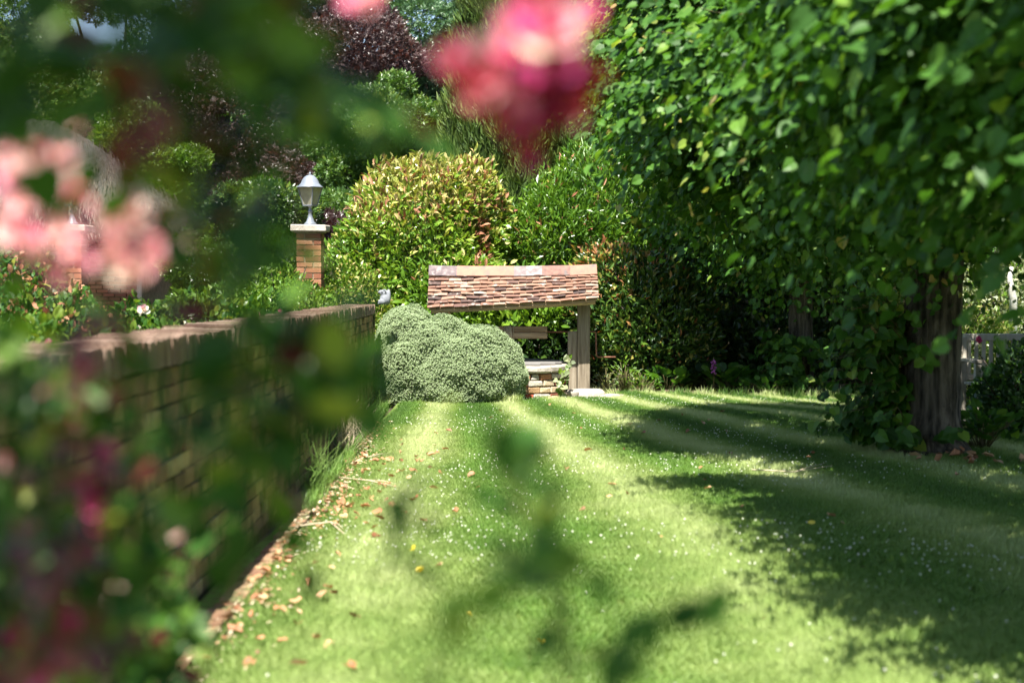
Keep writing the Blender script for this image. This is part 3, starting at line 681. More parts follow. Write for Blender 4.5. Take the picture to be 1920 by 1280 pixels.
# ------------------------------------------------------------------ hebe mound
e = empty('hebe_bush', (at(850, 745, 17.5).x, 17.5, 0), 'rounded silvery green hebe bush between wall end and well', 'bush')
ea = at(775, 650, 17.45); eb = at(885, 665, 17.25); s_ = 17.3/FPX
ells = [(ea.x-.02, 17.5, .45, .56, .5, .66), (at(765, 600, 17.5).x, 17.55, .70, .42, .42, .47), (eb.x, 17.2, .32, .68, .52, .60), (at(825, 640, 17.4).x, 17.35, .55, .45, .42, .51), (at(860, 700, 17.1).x, 17.1, .22, .62, .42, .42), (at(760, 700, 17.1).x, 17.2, .25, .4, .4, .5), (at(900, 660, 17.1).x, 17.15, .38, .45, .4, .5)]
P, N, D = blob_pts(ells, 60000, 31, .045, .07, 5.5, zmin=.01)
P += ((noise3(P, 17, 8, 2)*.04)-np.abs(noise3(P, 9, 18, 1))*.03)[:, None]*N
r = np.random.default_rng(5)
# each sprig's own axis is its +Z: hand it over as the normal
foliage(e, P, np.cross(N, nrm(r.normal(size=N.shape))), nrm(N*.8+np.array([[0, 0, .7]])+r.normal(size=N.shape)*.35), .026+.016*r.random(len(P)), HEBE, [M['hebe']], np.zeros(len(P), int))
tb = [([(-.55, 17.45, -.02), (-.6+.12*math.cos(a_), 17.45+.1*math.sin(a_), .2), (-.65+.5*math.cos(a_), 17.4+.35*math.sin(a_), .5)], [.03, .02, .008], 5) for a_ in np.linspace(0, 6, 9)]
link('stems', tubes_mesh('stems', tb, M['darkbark']), e)
# ------------------------------------------------------------------ frog on the wall end
fx = at(721, 560, 16.85); zt = WALL_H+.116
bm = bmesh.new()
def sph(c, s, rot=None):
    m = Matrix.Translation(Vector(c)) @ (rot.to_4x4() if rot else Matrix.Identity(4)) @ Matrix.Diagonal((*s, 1)); bmesh.ops.create_icosphere(bm, subdivisions=3, radius=1, matrix=m)
sph((.005, 0, .065), (.058, .05, .07), Matrix.Rotation(-.15, 3, 'Y')); sph((-.005, 0, .135), (.05, .042, .042)); sph((-.042, 0, .148), (.036, .03, .024), Matrix.Rotation(-.2, 3, 'Y'))
sph((.048, -.005, .095), (.028, .04, .085)); sph((-.03, -.035, .035), (.045, .022, .032)); sph((-.03, .035, .035), (.045, .022, .032))
sph((-.045, -.03, .012), (.035, .016, .012)); sph((-.045, .03, .012), (.035, .016, .012)); sph((-.035, -.02, .07), (.014, .014, .045), Matrix.Rotation(.5, 3, 'Y')); sph((.0, -.03, .17), (.014, .012, .014)); sph((.0, .03, .17), (.014, .012, .014))
for v in bm.verts: v.co += Vector((fx.x, 16.85, zt))
frog = empty('frog_statue', (fx.x, 16.85, zt), 'small pale grey stone frog ornament sitting on the far end of the wall', 'statue')
o = link('body', bm_mesh('body', bm, M['statue'], True), frog); md = o.modifiers.new('remesh', 'REMESH'); md.mode = 'VOXEL'; md.voxel_size = .006; md.use_smooth_shade = True
sm_ = o.modifiers.new('smooth', 'SMOOTH'); sm_.iterations = 3
for dx in (-.022, .022):
    bm = bmesh.new(); bmesh.ops.create_icosphere(bm, subdivisions=2, radius=.0085, matrix=Matrix.Translation((fx.x+dx-.005, 16.85-.041, zt+.148))); link('eye', bm_mesh('eye', bm, M['black'], True), frog)
# ------------------------------------------------------------------ gate piers with lanterns
def pier(px, label, llabel, Y=19.0):
    X = xpx(px, Y); e = empty('brick_pier', (X, Y, 0), label, 'pier', 'brick gate piers'); hz = zpx(434, Y-.17)
    box_obj('mortar_core', (X, Y, hz/2-.02), (.30, .30, hz), M['mortar'], e)
    pcs = []; z = .03; k = 0
    while z < hz-.02:
        for q in range(4):
            a_ = q*PI/2; d = Matrix.Rotation(a_, 3, 'Z'); sg = 1 if k % 2 else -1
            pcs.append((Vector((X, Y, z))+d@Vector((sg*.0565, -.1125, 0)), d@Matrix.Rotation(random.gauss(0, .008), 3, 'Z')))
        z += .075; k += 1
    place_pieces(e, pcs, brick_variants(M['brick'], (.214, .1, .064), 6, .002), 300)
    bm = bmesh.new(); bx(bm, (X, Y, hz+.045), (.47, .47, .09), None, .006, .012); link('stone_cap', bm_mesh('stone_cap', bm, M['stone']), e)
    bm = bmesh.new(); bx(bm, (X, Y, hz+.0), (.38, .38, .03), None, .003, .006); link('cap_moulding', bm_mesh('cap_moulding', bm, M['stone']), e)
    zb = hz+.09; l = empty('gate_lantern', (X, Y, zb), llabel, 'lantern', 'lanterns on the gate piers')
    link('pedestal', lathe_mesh('pedestal', [(.085, 0), (.085, .02), (.055, .045), (.032, .11), (.022, .17), (.03, .175), (.03, .19), (.018, .2), (.018, .24), (.028, .245), (.05, .262)], M['lantern'], 20, (X, Y, zb)), l)
    rw, rtw = .066, .115; z0, z1 = zb+.262, zb+.262+.235; rr0 = R(20)
    cs = [(math.cos(rr0+PI/2*i), math.sin(rr0+PI/2*i)) for i in range(4)]
    link('lantern_floor', lathe_mesh('lantern_floor', [(.10, 0), (.10, .012)], M['lantern'], 4, (X, Y, z0-.006), rr0, False), l)
    for i in range(4):
        a_, b_ = cs[i], cs[(i+1) % 4]
        link('glazing_bar', tubes_mesh('glazing_bar', [([(X+a_[0]*rw*1.42, Y+a_[1]*rw*1.42, z0), (X+a_[0]*rtw*1.42, Y+a_[1]*rtw*1.42, z1)], .0075, 4)], M['lantern'], False), l)
        bm = bmesh.new(); k1 = 1.38
        vs_ = [bm.verts.new((X+c_[0]*w_*k1, Y+c_[1]*w_*k1, z_)) for c_, w_, z_ in ((a_, rw, z0+.008), (b_, rw, z0+.008), (b_, rtw, z1), (a_, rtw, z1))]; bm.faces.new(vs_)
        bmesh.ops.solidify(bm, geom=bm.faces[:], thickness=.003); link('glass_pane', bm_mesh('glass_pane', bm, M['glass']), l)
    link('bulb_holder', lathe_mesh('bulb_holder', [(.022, 0), (.022, .05), (.03, .06), (.034, .1), (.02, .13), (.005, .14)], M['bench'], 12, (X, Y, z0)), l)
    link('lantern_roof', lathe_mesh('lantern_roof', [(.19, 0), (.19, .008), (.155, .028), (.125, .06), (.11, .10), (.085, .135), (.05, .16), (.022, .17)], M['lantern'], 8, (X, Y, z1), R(22.5), True), l)
    link('finial', lathe_mesh('finial', [(.02, 0), (.012, .015), (.016, .025), (.004, .04)], M['lantern'], 12, (X, Y, z1+.17)), l)
pier(583, 'brick gate pier with stone cap left of the laurel', 'grey metal lantern on the pier beside the laurel')
pier(138, 'brick gate pier with stone cap at the left in front of the thatched cottage', 'grey metal lantern on the left pier, mostly behind blurred pink blossom')
# ------------------------------------------------------------------ thatched cottage
YC = 26.5; cot = empty('thatched_cottage', (-10, YC, 0), 'brick cottage with a grey thatched roof behind the gate piers', 'cottage')
cx0, cx1 = -15.5, xpx(262, YC); zea = zpx(425, YC)
box_obj('wall', ((cx0+cx1)/2, YC+2.5, zea/2+.05), (cx1-cx0-.02, 4.9, zea+.1), M['mortar'], cot)
pcs = []; z = .04; k = 0
while z < zea+.1:
    x = cx0+.11+(k % 2)*.1125
    while x < cx1-.05:
        if not (-9.3 < x < -8.4 and z < 2.0): pcs.append(((x, YC+.03, z), Matrix.Identity(3)))
        x += .225
    z += .075; k += 1
place_pieces(cot, pcs, brick_variants(M['brick'], (.214, .09, .064), 6, .002), 300)
o = box_obj('door', (-8.85, YC+.0, 1.0), (.86, .06, 1.96), M['door'], cot, bev=.01)
for i in range(5): box_obj('door_board', (-8.85-.34+i*.17, YC-.04, 1.0), (.16, .02, 1.9), M['door'], cot)
for X in (-11.6,):
    box_obj('window_frame', (X, YC-.02, 1.45), (1.1, .06, .9), M['bench'], cot, bev=.01)
    for i in (-1, 1): box_obj('window_pane', (X+i*.26, YC-.055, 1.45), (.46, .01, .78), M['glass'], cot)
box_obj('corner_board', (cx1+.03, YC-.05, zea/2), (.09, .12, zea), M['bench'], cot)
# thatch as a thick, softly lumpy hipped shell
bm = bmesh.new(); bmesh.ops.create_grid(bm, x_segments=90, y_segments=50, size=1)
hx, hy = (cx1-cx0)/2+.55, 3.3; cxm = (cx0+cx1)/2; cym = YC+2.5; TH = 2.0
for v in bm.verts:
    u, t = v.co.x, v.co.y
    dx = max(0, (abs(u)*hx-(hx-2.9))/2.9); dy = abs(t); e_ = (dx**2.6+dy**2.6)**(1/2.6); e_ = min(e_, 1.25)
    z = zea-.1+TH*(1-e_**1.05) + .10*math.sin(u*hx*1.1)*(e_)
    eye = math.exp(-((u*hx+cxm-(-8.0))/.75)**2)*.45 if t < 0 else 0
    z = max(z, zea-.35)+eye*max(0, dy-.3)
    v.co = Vector((cxm+u*hx, cym+t*hy, z+random.gauss(0, .02)))
ret = bmesh.ops.extrude_face_region(bm, geom=bm.faces[:]); ex = [g for g in ret['geom'] if isinstance(g, bmesh.types.BMVert)]
for v in ex: v.co.z += .34; v.co.x = cxm+(v.co.x-cxm)*1.01
roof = link('thatched_roof', bm_mesh('thatched_roof', bm, M['thatch'], True), cot)
n = 26000; r = np.random.default_rng(9); V0 = np.array([v.co[:] for v in roof.data.vertices]); V0 = V0[V0[:, 2] > zea-.1]; P = V0[r.integers(0, len(V0), n)]+r.normal(size=(n, 3))*.06
cdir = nrm(np.stack([(P[:, 0]-cxm)*.12, (P[:, 1]-cym)*.6, -np.full(n, 1.2)], 1))
foliage(cot, P, cdir+r.normal(size=(n, 3))*.12, np.stack([r.normal(size=n)*.2, -np.ones(n), .7+0*P[:, 0]], 1), .22+.15*r.random(n), (L_SLIM[0]*[.35, 1, 1], L_SLIM[1]), [M['straw']], np.zeros(n, int), rest_name='thatch_straws')
# ------------------------------------------------------------------ hedges and shrubs behind the well
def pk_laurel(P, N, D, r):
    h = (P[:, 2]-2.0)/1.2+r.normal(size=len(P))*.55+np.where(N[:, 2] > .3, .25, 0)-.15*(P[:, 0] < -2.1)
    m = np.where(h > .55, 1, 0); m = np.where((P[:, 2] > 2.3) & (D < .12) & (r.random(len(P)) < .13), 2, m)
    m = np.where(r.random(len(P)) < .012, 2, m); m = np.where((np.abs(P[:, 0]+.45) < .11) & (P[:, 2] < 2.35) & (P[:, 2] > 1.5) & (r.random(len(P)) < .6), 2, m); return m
yl = 21.3
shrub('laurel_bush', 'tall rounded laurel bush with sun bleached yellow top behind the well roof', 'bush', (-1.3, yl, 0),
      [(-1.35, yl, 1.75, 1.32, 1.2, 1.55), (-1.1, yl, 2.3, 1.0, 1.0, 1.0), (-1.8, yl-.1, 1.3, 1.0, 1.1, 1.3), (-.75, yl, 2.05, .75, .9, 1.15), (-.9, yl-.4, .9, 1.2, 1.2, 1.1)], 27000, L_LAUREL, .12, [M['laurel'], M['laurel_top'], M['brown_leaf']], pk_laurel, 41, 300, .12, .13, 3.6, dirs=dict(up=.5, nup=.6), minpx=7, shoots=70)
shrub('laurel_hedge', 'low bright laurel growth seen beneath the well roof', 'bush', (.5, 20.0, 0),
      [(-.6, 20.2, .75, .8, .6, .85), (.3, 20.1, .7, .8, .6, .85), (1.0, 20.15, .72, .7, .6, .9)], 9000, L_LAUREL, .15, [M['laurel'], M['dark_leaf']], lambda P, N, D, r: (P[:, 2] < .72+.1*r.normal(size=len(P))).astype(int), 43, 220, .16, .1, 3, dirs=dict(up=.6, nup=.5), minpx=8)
shrub('portugal_laurel', 'bushy narrow leaved green shrub right of the bleached laurel', 'bush', (1.0, 22, 0),
      [(.75, 22, 1.6, 1.2, 1.1, 1.55), (1.35, 22.1, 2.2, .95, 1.0, 1.25), (1.9, 22, 1.6, .8, .9, 1.5), (.5, 21.8, 2.0, .8, .9, .85)], 30000, L_SLIM, .12, [M['portugal'], M['brown_leaf']], lambda P, N, D, r: (r.random(len(P)) < .03).astype(int), 45, 0, .13, .2, 3.5, dirs=dict(up=.8, jit=.8), shoots=260)
def pk_phot(P, N, D, r):
    k = (P[:, 2]-1.15)/.9-.7*(P[:, 0]-1.3)+r.normal(size=len(P))*.3
    return np.where((k > .35) & (D < .12) & (r.random(len(P)) < .42), 1, np.where(r.random(len(P)) < .03, 1, 0))
shrub('photinia_bush', 'photinia bush with red young tips right of the well', 'bush', (1.75, 19.4, 0),
      [(1.55, 19.5, .95, .68, .75, 1.0), (1.9, 19.4, .85, .75, .8, .95), (1.25, 19.7, 1.1, .5, .6, .85), (2.35, 19.6, .7, .55, .6, .8)], 13000, L_LAUREL, .10, [M['photinia'], M['photinia_tip']], pk_phot, 47, 300, .13, .12, 4, dirs=dict(up=.7), minpx=7)
shrub('dark_hedge', 'dark evergreen hedge in shade behind the lime trunks', 'hedge', (4.6, 21.8, 0),
      [(3.2, 21.6, 1.3, 1.1, .9, 1.6), (4.6, 21.8, 1.4, 1.3, .9, 1.7), (6.4, 22, 1.3, 1.3, .9, 1.6), (2.7, 20.7, .5, .8, .5, .6), (4.0, 20.4, .4, 1.0, .5, .55)], 30000, L_DIA, .11, [M['dark_leaf'], M['photinia']], lambda P, N, D, r: (r.random(len(P)) < .3).astype(int), 49, 0, .14, .12, 3)
# low plants at the bed edge
def clump(name, label, px, Y, n, size, mat, tpl=L_ROUND, hgt=.28, w=.22, seed=1, group=None, cat='plant', z0=0):
    r = np.random.default_rng(seed); X = xpx(px, Y); e = empty(name, (X, Y, 0), label, cat, group); P = []; A = []; NN = []; tb = []
    for i in range(n):
        a_ = r.random()*6.28; rr_ = w*math.sqrt(r.random()); t = np.array([X+math.cos(a_)*rr_, Y+math.sin(a_)*rr_*.8, z0+hgt*(.3+.7*r.random())*(1-.4*rr_/w)])
        o_ = np.array([math.cos(a_), math.sin(a_), .5+.5*r.random()]); P.append(t); A.append(o_+r.normal(size=3)*.3); NN.append(np.array([-o_[0]*.3, -o_[1]*.3-.3, 1])+r.normal(size=3)*.25)
        if i % 2 == 0: tb.append(([(X+math.cos(a_)*.03, Y+math.sin(a_)*.03, 0), (X+math.cos(a_)*rr_*.6, Y+math.sin(a_)*rr_*.5, t[2]*.7), t], .004, 4))
    foliage(e, np.array(P), np.array(A), np.array(NN), size*(.7+.5*r.random(n)), tpl, [mat], np.zeros(n, int), min(n, 120), minpx=7)
    link('stems', tubes_mesh('stems', tb, M['twig']), e); return e
g = 'round leaved plants along the back bed'
clump('bergenia_plant', 'round leaved bergenia clump at the foot of the photinia', 1252, 18.7, 70, .14, M['lime'], seed=2, group=g, hgt=.34, w=.32)
clump('bergenia_plant', 'round leaved bergenia clump right of the purple foxglove', 1368, 18.7, 55, .15, M['lime'], seed=3, group=g, hgt=.4, w=.28)
clump('bergenia_plant', 'small round leaved clump left of the second lime trunk', 1310, 18.9, 40, .13, M['dark_leaf'], seed=4, group=g, hgt=.35, w=.25)
clump('wild_plant', 'pale feathery weed beside the right oak post', 1135, 18.35, 80, .07, M['willow'], L_SLIM, .36, .16, 5)
clump('wild_plant', 'taller pale weed with yellowish tips below the crank handle', 1172, 18.45, 90, .08, M['fresh'], L_SLIM, .5, .2, 6)
clump('wild_plant', 'bright green ferny plant growing at the foot of the photinia edge', 1205, 18.4, 80, .09, M['fresh'], L_SLIM, .3, .2, 7)
clump('leafy_shoots', 'low dark leafy shoots at the right foot of the near lime trunk', 1845, 11.9, 110, .09, M['lime'], L_HEART, .42, .3, 8)
clump('leafy_shoots', 'sparse low shoots in front of the second lime trunk base', 1440, 18.2, 60, .09, M['lime'], L_HEART, .25, .35, 9)
fg = empty('foxglove', (xpx(1338, 18.5), 18.5, 0), 'purple foxglove spike among the round leaves', 'flower'); X = fg.location.x
link('stem', tubes_mesh('stem', [([(X, 18.5, 0), (X+.01, 18.5, .25), (X, 18.5, .47)], .006, 5)], M['twig']), fg)
for i in range(11):
    z = .28+i*.016; a_ = i*2.4; dr = np.array([math.cos(a_)*.8, math.sin(a_)*.8-.3, -.7]); p0 = np.array([X, 18.5, z])
    link('bell', tubes_mesh('bell', [([p0, p0+dr*.014, p0+dr*.036, p0+dr*.042], [.004, .009, .013, .016], 7)], M['foxglove']), fg)
# ------------------------------------------------------------------ garden beyond the wall (left)
def pk2(f): return lambda P, N, D, r: (r.random(len(P)) < f).astype(int)
def lshrub(name, label, px, Y, ztop, rx, n, size, mats, f=.2, seed=1, tpl=L_DIA, n_ind=0, ry=None, cat='bush', group=None):
    X = xpx(px, Y); ry = ry or rx*.8; k = ztop*.55
    return shrub(name, label, cat, (X, Y, 0), [(X, Y, k*.9, rx, ry, ztop-k*.9), (X-rx*.45, Y+.1, k*.75, rx*.65, ry*.7, ztop*.83-k*.75), (X+rx*.45, Y-.1, k*.7, rx*.65, ry*.7, ztop*.8-k*.7)], n, tpl, size, mats, pk2(f), seed, n_ind, .16, .14, 4, group=group)
lshrub('herb_shrub', 'yellow green feathery shrub left of the laurel beside the pier', 640, 19.6, 1.75, .75, 9000, .07, [M['fresh'], M['laurel_top']], .25, 61)
lshrub('herb_shrub', 'bright green shrub in front of the right gate pier', 520, 18.2, 1.6, .85, 9000, .075, [M['fresh'], M['portugal']], .4, 62)
lshrub('herb_shrub', 'low green plants behind the wall near its far end', 590, 16.0, 1.2, .42, 4500, .06, [M['fresh'], M['sycamore']], .4, 63)
lshrub('herb_shrub', 'green leafy plants between the piers behind the wall', 430, 17.5, 1.45, .9, 8000, .08, [M['portugal'], M['fresh']], .5, 64)
ros = [('rose_shrub', 'leafy rose shrub with one white blossom behind the wall', 300, 11.5, 1.25, .75, 65), ('rose_shrub', 'leafy rose shrub behind the wall right of the white blossom', 400, 13.0, 1.25, .8, 66), ('rose_shrub', 'reddish rose shrub behind the wall at the left edge', 60, 11.5, 1.35, .9, 67), ('rose_shrub', 'rose shrub with crimson blossoms close behind the wall at left', 90, 8.0, 1.12, .55, 68), ('rose_shrub', 'tall reddish leaved rose shrub below the left pier', 20, 14.0, 1.75, .9, 69)]
rs = {}
for nm, lb, px, Y, zt_, rx, sd_ in ros:
    rs[sd_] = lshrub(nm, lb, px, Y, zt_, rx, 5200, .07, [M['rose_leaf'], M['brown_leaf'] if sd_ in (67, 69) else M['fresh']], .12 if sd_ == 67 else .3, sd_, L_OVAL, 120, group='rose shrubs in the flower bed')
# blossom builder (centre mesh + petals as children)
def petal_T(L=1.0, W=.9, cup=.35):
    V = []; F = []
    for i in range(4):
        t = i/3; wdt = W*(.25+.75*math.sin(PI*min(1, .15+t*.75)))*.5 if i else .1
        for j in range(3): V.append(((j-1)*wdt, t*L, cup*t*t*L*.6+abs(j-1)*.12*t))
    for i in range(3):
        for j in range(2): a_ = i*3+j; F += [(a_, a_+1, a_+4), (a_, a_+4, a_+3)]
    return np.array(V, float), np.array(F)
PET = petal_T(); pet_mesh = {k: np_mesh('petal', PET[0], PET[1], [M[k]], smooth=True) for k in ('pet_pale', 'pet_pink', 'pet_mag', 'pet_dark', 'clover')}
bm = bmesh.new(); bmesh.ops.create_icosphere(bm, subdivisions=1, radius=.18); ctr_mesh = bm_mesh('blossom', bm, M['yellow_leaf'], True)
def blossom(parent, pos, size, kind, face=(0, -1, .4), npet=(5, 5), kinds=None, name='blossom'):
    pos = Vector(pos); q = Vector(face).normalized().to_track_quat('Z', 'Y').to_matrix().to_4x4()
    o = bpy.data.objects.new(name, ctr_mesh); C.objects.link(o)
    mt = Matrix.Translation(pos-(wloc(parent) if parent else Vector())) @ q @ Matrix.Scale(size, 4)
    if parent: o.parent = parent
    o.matrix_basis = mt
    for ring, k in enumerate(npet):
        for i in range(k):
            p_ = bpy.data.objects.new('petal', pet_mesh[random.choice(kinds) if kinds else kind]); C.objects.link(p_); p_.parent = o
            s = 1.0-.25*ring; p_.matrix_basis = Matrix.Rotation(2*PI*(i+.5*ring)/k+random.gauss(0, .15), 4, 'Z') @ Matrix.Rotation((.25+.5*ring)+random.gauss(0, .2), 4, 'X') @ Matrix.Scale(s*random.uniform(.85, 1.1), 4)
    return o
blossom(rs[65], at(270, 582, 10.8), .052, 'clover', (.2, -1, .6), (6, 6, 5), ['clover', 'clover', 'pet_pale'])
for px, py in ((75, 655), (90, 640), (62, 662), (82, 668), (100, 650)): blossom(rs[68], at(px, py, 7.6), .022, 'pet_mag', (.1, -1, .5), (5,), ['pet_mag', 'pet_pink'])
for px, py, Y in ((345, 605, 12.5), (360, 595, 12.8)):
    blossom(rs[66], at(px, py, Y), .025, 'pet_pale', (0, -1, .5), (5,), ['clover', 'pet_pale'])
for px, py in ((505, 590), (525, 583), (490, 588)): blossom(rs[66], at(px, py, 14.5), .025, 'pet_mag', (0, -1, .6), (5,), ['pet_mag', 'pet_pink'])
# ------------------------------------------------------------------ trees behind
def ctr(px, Y): return xpx(px, Y)
X = ctr(1010, 27); e = empty('cypress_tree', (X, 27, 0), 'tall golden green cypress behind the shrubs at the centre', 'tree')
r = np.random.default_rng(71); n = 30000; zz = .3+10.2*r.random(n)**.9; aa = r.random(n)*6.28; 
rad = 1.95*(1-(zz/11.2)**2.2)*(1+.10*np.sin(aa*9+zz*1.5)+.06*np.sin(aa*17-zz*2.1))*(1-np.minimum(r.exponential(.07, n), .5))
N = np.stack([np.cos(aa), np.sin(aa), 0*aa], 1); P = np.stack([X+N[:, 0]*rad, 27+N[:, 1]*rad, zz], 1)
foliage(e, P, N*.35+np.array([[0, 0, .9]])+r.normal(size=(n, 3))*.18, N+r.normal(size=(n, 3))*.4, .2+.12*r.random(n), FROND, [M['cypress']], np.zeros(n, int), rest_name='crown')
link('trunk', tubes_mesh('trunk', [([(X, 27, -.1), (X, 27, 5), (X, 27, 10)], [.22, .15, .04], 10)], M['darkbark']), e)
tree('copper_beech', 'tall dark purple copper beech behind the lantern', (ctr(560, 33), 33, 0), 12, (ctr(585, 33), 33, 5.6), (3.2, 2.6, 4.8), 44, 50000, M['copper'], .11, 81, clump_r=.22, trunk_r=.3)
tree('copper_shrub', 'small purple leaved shrub beside the right lantern', (ctr(625, 24.5), 24.5, 0), 3, (ctr(625, 24.5), 24.5, 1.7), (.75, .6, 1.5), 9, 5000, M['copper'], .09, 82, clump_r=.42, trunk_r=.05, cat='shrub')
tree('sycamore_tree', 'green sycamore with yellowish clusters behind the laurel', (ctr(715, 28.5), 28.5, 0), 6, (ctr(715, 28.5), 28.5, 3.7), (1.45, 1.4, 2.6), 28, 24000, M['sycamore'], .11, 83, clump_r=.30)
tree('broadleaf_tree', 'blue green tree rising behind the sycamore', (ctr(800, 36), 36, 0), 12, (ctr(805, 36), 36, 6.2), (1.9, 1.6, 4.3), 30, 26000, M['bluegreen'], .12, 84, clump_r=.3, trunk_r=.25)
tree('broadleaf_tree', 'light airy green tree at the top left', (ctr(230, 34), 34, 0), 12, (ctr(215, 34), 34, 6.0), (2.7, 2, 4.2), 34, 30000, M['sycamore'], .12, 85, clump_r=.27, trunk_r=.25)
tree('broadleaf_tree', 'fresh green tree behind the thatched roof', (ctr(270, 30.5), 30.5, 0), 7, (ctr(265, 30.5), 30.5, 3.3), (1.5, 1.2, 2.6), 16, 16000, M['fresh'], .11, 86, clump_r=.3)
tree('broadleaf_tree', 'dark leafy tree at the far left behind the cottage', (ctr(20, 34), 34, 0), 12, (ctr(20, 34), 34, 6.2), (2.6, 2, 5.2), 28, 24000, M['sycamore'], .14, 87, clump_r=.3, trunk_r=.3)
tree('holly_tree', 'dark glossy evergreen between the two gate piers', (ctr(470, 24), 24, 0), 4, (ctr(470, 24), 24, 1.9), (1.0, .9, 1.6), 14, 13000, M['dark_leaf'], .09, 88, clump_r=.38, mats=[M['dark_leaf'], M['sycamore']], pick=pk2(.35))
tree('broadleaf_tree', 'yellow green shrubby tree left of the dark evergreen', (ctr(410, 25.5), 25.5, 0), 5, (ctr(430, 25.5), 25.5, 2.0), (1.1, .9, 2.1), 14, 12000, M['fresh'], .11, 89, clump_r=.36, mats=[M['fresh'], M['portugal']], pick=pk2(.4))
tree('broadleaf_tree', 'bright green tree between the cypress and the lime trees', (ctr(1190, 26), 26, 0), 9, (ctr(1180, 26), 26, 4.4), (1.3, 1.3, 3.6), 20, 15000, M['fresh'], .13, 90, clump_r=.32, mats=[M['fresh'], M['sycamore']], pick=pk2(.4))
tree('broadleaf_tree', 'dark tree standing behind the hedge at the right', (6.0, 27, 0), 9, (6.0, 27, 4.0), (3.4, 2, 3.8), 24, 16000, M['sycamore'], .18, 91, clump_r=.3)
tree('broadleaf_tree', 'distant dark green tree behind the copper beech', (ctr(420, 40), 40, 0), 12, (ctr(430, 40), 40, 6.4), (3.8, 2, 6.0), 34, 26000, M['sycamore'], .17, 92, clump_r=.3)
tree('broadleaf_tree', 'distant tree behind the blue green tree and cypress', (ctr(900, 42), 42, 0), 10, (ctr(900, 42), 42, 5.6), (4.0, 2, 5.4), 28, 18000, M['bluegreen'], .2, 93, clump_r=.3)
# far wood closing the horizon
r = np.random.default_rng(95); P = []; Ns = []
n = 60000; ang = (r.random(n)-.5)*1.7+PI/2; dist = 52+14*r.random(n); Pw = np.stack([np.cos(ang)*dist, np.sin(ang)*dist, 0*ang], 1)
Pw[:, 2] = (5.2+1.6*noise3(Pw*[1, 1, 0], .25, 3, 3))*r.random(n)**.7
ax, nr = leafdirs(np.tile([[0, -1., .2]], (n, 1)), 96)
e = foliage(None, Pw, ax, nr, .7+.5*r.random(n), SPRIG, [M['sycamore'], M['dark_leaf']], (r.random(n) < .4).astype(int), rest_name='far_wood'); tag(e, 'distant belt of trees closing off the garden behind everything', 'woodland')
